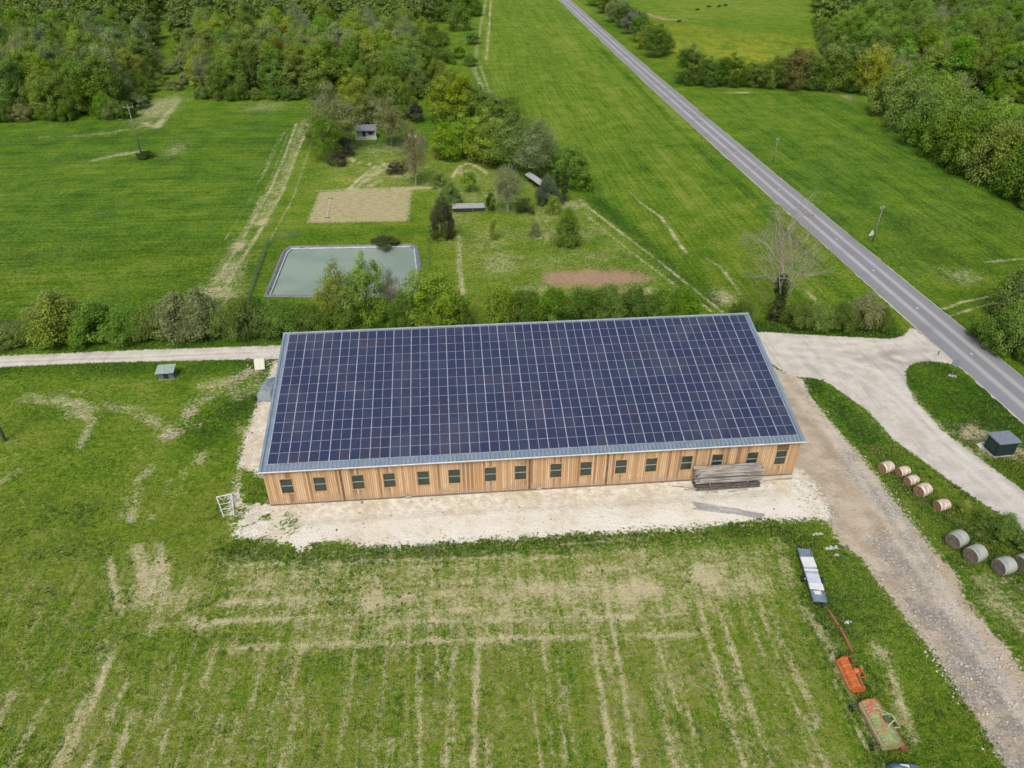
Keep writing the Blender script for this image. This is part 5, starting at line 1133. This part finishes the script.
for i, (px, py, rz) in enumerate([(409.5,138,20),(415,139.5,-30)]):
    b = at(px, py); e = empty('garden_chair', (b[0], b[1], 0), R(rz), ['left one of two white chairs under the bare reddish tree','right one of two white chairs under the bare reddish tree'][i], 'chair', 'white garden chairs')
    MB().box(-.35,.35,-.35,.35,.42,.48).build('seat', WHITEP, e); MB().box(-.35,.35,.30,.36,.483,1.05).build('backrest', WHITEP, e)
    for x in (-.3,.3):
        for y in (-.3,.3): MB().box(x-.03,x+.03,y-.03,y+.03,0,.417).build('leg', WHITEP, e)
        MB().box(x-.04,x+.04,-.33,.29,.66,.70).build('armrest', WHITEP, e)
GR = mat('pale_grey_sheet_roof', (.42,.42,.42), .6); DW = mat('dark_shed_boards', (.05,.045,.04), .8)
b = at(468.5,212); e = empty('low_shed', (b[0], b[1], 0), R(2), 'low dark shed with a pale grey roof beside the bronze conifer', 'shed')
MB().box(-2.9,3.0,.0,1.3,0,.85).build('wall', DW, e); mb = MB(); mb.add([(-3.1,-.15,.90),(3.2,-.15,.80),(3.1,1.5,1.15),(-3.0,1.5,1.3),(-3.1,-.15,.84),(3.2,-.15,.74),(3.1,1.5,1.09),(-3.0,1.5,1.24)], [(0,1,2,3),(7,6,5,4),(0,4,5,1),(1,5,6,2),(2,6,7,3),(3,7,4,0)]); mb.build('roof', GR, e)
b = at(458,207); e = empty('garden_lean_to', (b[0], b[1]+.4, 0), R(14), 'narrow grey slab roof on posts behind the low dark shed', 'lean-to')
MB().box(-.9,.9,0,2.6,1.3,1.4).build('roof', GR, e); 
for x in (-.8,.8):
    for y in (.1,2.5): MB().box(x-.05,x+.05,y-.05,y+.05,0,1.297).build('post', DW, e)
MB().box(-2.0,-1.1,-.2,.5,.5,.58).build('bench', WHITEP, e)
c0, l0, a0 = span((527,181), (544,193), 0); e = empty('long_lean_to', (c0[0], c0[1], 0), a0, 'long narrow grey roof with dark open side on the garden slope', 'lean-to')
mb = MB(); mb.add([(-l0/2,-.6,1.5),(l0/2,-.6,1.5),(l0/2,.6,1.95),(-l0/2,.6,1.95),(-l0/2,-.6,1.43),(l0/2,-.6,1.43),(l0/2,.6,1.88),(-l0/2,.6,1.88)], [(0,1,2,3),(7,6,5,4),(0,4,5,1),(1,5,6,2),(2,6,7,3),(3,7,4,0)]); mb.build('roof', mat('light_grey_sheet', (.46,.48,.50), .5), e)
MB().box(-l0/2+.1,l0/2-.1,.50,.56,0,1.80).build('wall', DW, e)
for x in (-l0/2+.1, 0, l0/2-.1): MB().box(x-.05,x+.05,-.5,-.4,0,1.46).build('post', DW, e)
b = at(488,163); mb = MB(); bb = random.Random(6)
for r_ in range(5):
    for k in range(11-r_): mb.path([(-.6+bb.uniform(-.08,.08), -2.4+k*.46+r_*.23, .2+r_*.36),(.6+bb.uniform(-.08,.08), -2.4+k*.46+r_*.23, .2+r_*.36)], bb.uniform(.17,.22), 8)
e = empty('wood_pile', (b[0], b[1], 0), R(68), 'dark brown pile of logs under the trees at the garden edge', 'wood pile'); mb.build('logs', weathered('old_firewood', (.14,.10,.075), (.09,.065,.05), 3, .9), e)
A_, B_ = at(330.5,198,.12), at(327.5,217,.12); mb = MB(); mb.path([tuple(A_), tuple(B_)], .07, 6); e = empty('row_pipe', (0,0,0), 0, 'white pipe laid across the tilled garden plot', 'pipe'); mb.build('pipe', WHITEP, e)
mb = MB(); 
for p in (A_, B_): mb.box(p[0]-.5,p[0]+.5,p[1]-.12,p[1]+.12,.0,.05)
mb.build('end_board', DARKM, e)
# pond fences
TEAL = mat('dull_green_netting', (.12,.19,.15), .7)
def fence(pts, lab, h=1.2, n=6, net=False):
    wp = [at(*p) for p in pts]; e = empty('wire_fence', tuple(wp[0]), 0, lab, 'fence'); o_ = wp[0]
    Ls = [float(np.linalg.norm(wp[i+1]-wp[i])) for i in range(len(wp)-1)]; tot = sum(Ls); ps = []
    for k in range(n):
        d = tot*k/(n-1); i = 0
        while i < len(Ls)-1 and d > Ls[i]: d -= Ls[i]; i += 1
        ps.append(wp[i]+(wp[i+1]-wp[i])*min(d/Ls[i],1)-o_)
    for p in ps: mb = MB(); mb.path([(p[0],p[1],-.05),(p[0],p[1],h)], .05, 6); mb.build('post', POLEW, e)
    mb = MB()
    for z in (np.linspace(.1, h-.08, 7) if net else (.4, .8, h-.08)): mb.path([(p[0],p[1],z) for p in ps], .012 if not net else .02, 4)
    mb.build('netting' if net else 'wires', TEAL, e)
fence([(246,310),(258,272),(270,240),(300,237)], 'green netting fence along the left bank of the pond', 1.2, 9, True)
fence([(428,240),(429,262),(430,290)], 'thin post fence along the right bank of the pond', 1.2, 5)
fence([(430,211),(480,213),(560,213)], 'low wire fence across the garden lawn right of the bronze conifer', 1.0, 10)
# ---- cows
COWM = weathered('dark_cow_coat', (.030,.020,.015), (.055,.035,.025), 1.2, .8); COWB = mat('cow_muzzle', (.12,.09,.075), .8)
def cow_mesh(lying):
    bm_v = [(0,0,1.05),(.75,0,1.08),(1.05,0,1.25),(1.35,0,1.42),(1.68,0,1.22),(-.75,0,1.1),(-.98,0,1.0),(-1.05,0,.5)]
    if lying: bm_v = [(x, y, z-.55) for x, y, z in bm_v]
    else: bm_v[3] = (1.45,0,.95); bm_v[4] = (1.65,0,.50)
    edges = [(0,1),(1,2),(2,3),(3,4),(0,5),(5,6),(6,7)]; rad = [.40,.34,.22,.17,.11,.36,.14,.04]
    for sx_, rt_ in ((.62,1),(-.72,5)):
        for sy in (-.2,.2):
            i = len(bm_v)
            if lying: bm_v += [(sx_, sy*1.4, .30),(sx_+.35, sy*1.9, .12),(sx_+.05, sy*1.9, .08)]
            else: bm_v += [(sx_, sy, .80),(sx_+(.04 if sx_ > 0 else -.10), sy, .45),(sx_+(.0 if sx_ > 0 else -.02), sy, .02)]
            edges += [(rt_, i),(i, i+1),(i+1, i+2)]; rad += [.17,.085,.06]
    me = bpy.data.meshes.new('body'); me.from_pydata(bm_v, edges, []); o = bpy.data.objects.new('body', me); COL.objects.link(o)
    m = o.modifiers.new('skin', 'SKIN'); o.modifiers.new('sub', 'SUBSURF').levels = 1; sv = me.skin_vertices[0].data if me.skin_vertices else None
    if sv is None:
        import bmesh
        bm = bmesh.new(); bm.from_mesh(me); bm.verts.layers.skin.verify(); bm.to_mesh(me); bm.free(); sv = me.skin_vertices[0].data
    for k, r in enumerate(rad): sv[k].radius = (r, r); sv[k].use_root = (k == 0)
    dg = bpy.context.evaluated_depsgraph_get(); dg.update(); nm_ = bpy.data.meshes.new_from_object(o.evaluated_get(dg)); bpy.data.objects.remove(o)
    nm_.name = 'body'; nm_.materials.clear(); nm_.materials.append(COWM); nm_.polygons.foreach_set('use_smooth', [True]*len(nm_.polygons)); return nm_
cmS, cmL = cow_mesh(False), cow_mesh(True)
hd = MB(); 
for s_ in (-1,1): hd.path([(0,s_*.08,.1),(.02,s_*.24,.12),(.05,s_*.30,.22)], [.035,.03,.012], 5); hd.add([(0,s_*.12,.02),(-.03,s_*.30,.04),(.02,s_*.28,-.06),(.04,s_*.12,-.03)], [(0,1,2,3)])
for i, (px, py, rz, ly, l) in enumerate([(697,11.5,20,0,'cow nearest the road of the four dark ones grazing together'),(709,8.5,170,0,'second dark cow from the road in the far meadow'),(718.5,8,10,0,'third dark cow from the road in the far meadow'),(725.5,7,200,0,'dark cow furthest from the road in the far meadow'),(678.5,22,15,1,'dark cow lying on the bare patch in the far meadow')]):
    b = at(px, py); e = empty('cow', (b[0], b[1], 0), R(rz), l, 'cow', 'dark cattle in the far meadow'); link('body', cmL if ly else cmS, e)
    h_ = hd.build('horns', COWB, e); h_.location = (1.42, 0, .98) if not ly else (1.38, 0, .95)

# ---- stones along the dirt and on the chalk
def stones(n, name, lab, sampler, smin, smax, m):
    rg = np.random.default_rng(9); px = []; k = 0
    Q = np.stack([rg.uniform(-30, 74, n*14), rg.uniform(20, 100, n*14)], 1)
    xi = np.clip(np.searchsorted(XS, Q[:,0])-1, 0, nx-2); yi = np.clip(np.searchsorted(YS, Q[:,1])-1, 0, ny-2); id_ = yi*nx+xi
    ok = (rg.uniform(size=len(Q)) < sampler(id_)) & ~((Q[:,0] > BX0-.2) & (Q[:,0] < BX0+BL+.2) & (Q[:,1] > BY0-.1) & (Q[:,1] < BY0+back_y)); Q = Q[ok][:n]; id_ = id_[ok][:n]; q = len(Q)
    base_ = np.array([(1,0,0),(0,1,0),(-1,0,0),(0,-1,0),(0,0,.8),(0,0,-.5)], float); s = (smin+(smax-smin)*rg.uniform(size=q)**3)[:,None,None]
    a_ = rg.uniform(0, 6.28, q); c_, s_ = np.cos(a_), np.sin(a_); B3 = base_[None]*rg.uniform(.6,1.2,(q,6,1))*s
    Vv = np.stack([B3[...,0]*c_[:,None]-B3[...,1]*s_[:,None]+Q[:,0,None], B3[...,0]*s_[:,None]+B3[...,1]*c_[:,None]+Q[:,1,None], B3[...,2]+zz[id_][:,None]+s[:,:,0]*.2], -1)
    ft = np.array([(0,1,4),(1,2,4),(2,3,4),(3,0,4),(1,0,5),(2,1,5),(3,2,5),(0,3,5)]); Fv = (np.arange(q)[:,None,None]*6+ft[None]).reshape(-1,3)
    tag(link(name, np_mesh(name, Vv.reshape(-1,3), Fv, [m])), lab, 'stones', kind='stuff')
PALES = weathered('pale_stones', (.66,.62,.53), (.45,.41,.35), .8, .9); DARKS = weathered('dark_clods', (.16,.12,.085), (.24,.19,.13), .8, .9)
stones(9000, 'pale_stones', 'pale stones strewn along the edges of the gravel yard', lambda i: np.clip(1-abs(m_gravel[i]-.35)*2.2, 0, 1)*(m_gravel[i] > .03)+.5*(m_gravel[i] > .5)+.06*((m_dirt[i] > .1) & (m_dirt[i] < .6)), .04, .17, PALES)
stones(1500, 'chalk_rubble', 'chalk rubble and clods on the pale apron', lambda i: (m_chalk[i] > .2)*(m_chalk[i] < .8)*.6+.08*(m_chalk[i] > .5), .04, .16, PALES)
stones(420, 'dark_clods', 'dark clods and weeds on the pale apron', lambda i: (m_chalk[i] > .4)*.10, .05, .20, DARKS)
# ================================================================== LIGHT
w = bpy.data.worlds.new('World'); scene.world = w; w.use_nodes = True
wt = w.node_tree; bg = wt.nodes['Background']; sky = wt.nodes.new('ShaderNodeTexSky'); sky.sky_type = 'NISHITA'
sky.sun_disc = False; sky.sun_elevation = R(52); sky.sun_rotation = R(200); sky.air_density = 1.0; sky.dust_density = 5.0; sky.ozone_density = 1.0; sky.altitude = 100
wt.links.new(sky.outputs[0], bg.inputs[0]); bg.inputs[1].default_value = 0.15
sd = bpy.data.lights.new('sun', 'SUN'); sd.energy = 2.05; sd.angle = R(22); sd.color = (1.0, .955, .88)
so = bpy.data.objects.new('sun', sd); COL.objects.link(so)
el, ro = R(52), R(200)
sdir = Vector((math.sin(ro)*math.cos(el), math.cos(ro)*math.cos(el), math.sin(el)))
so.rotation_euler = sdir.to_track_quat('Z', 'Y').to_euler(); so.location = (0, 0, 100)
scene.view_settings.view_transform = 'Standard'; scene.view_settings.look = 'None'; scene.view_settings.exposure = 0
scene.cycles.max_bounces = 5; scene.cycles.diffuse_bounces = 3; scene.cycles.transparent_max_bounces = 8
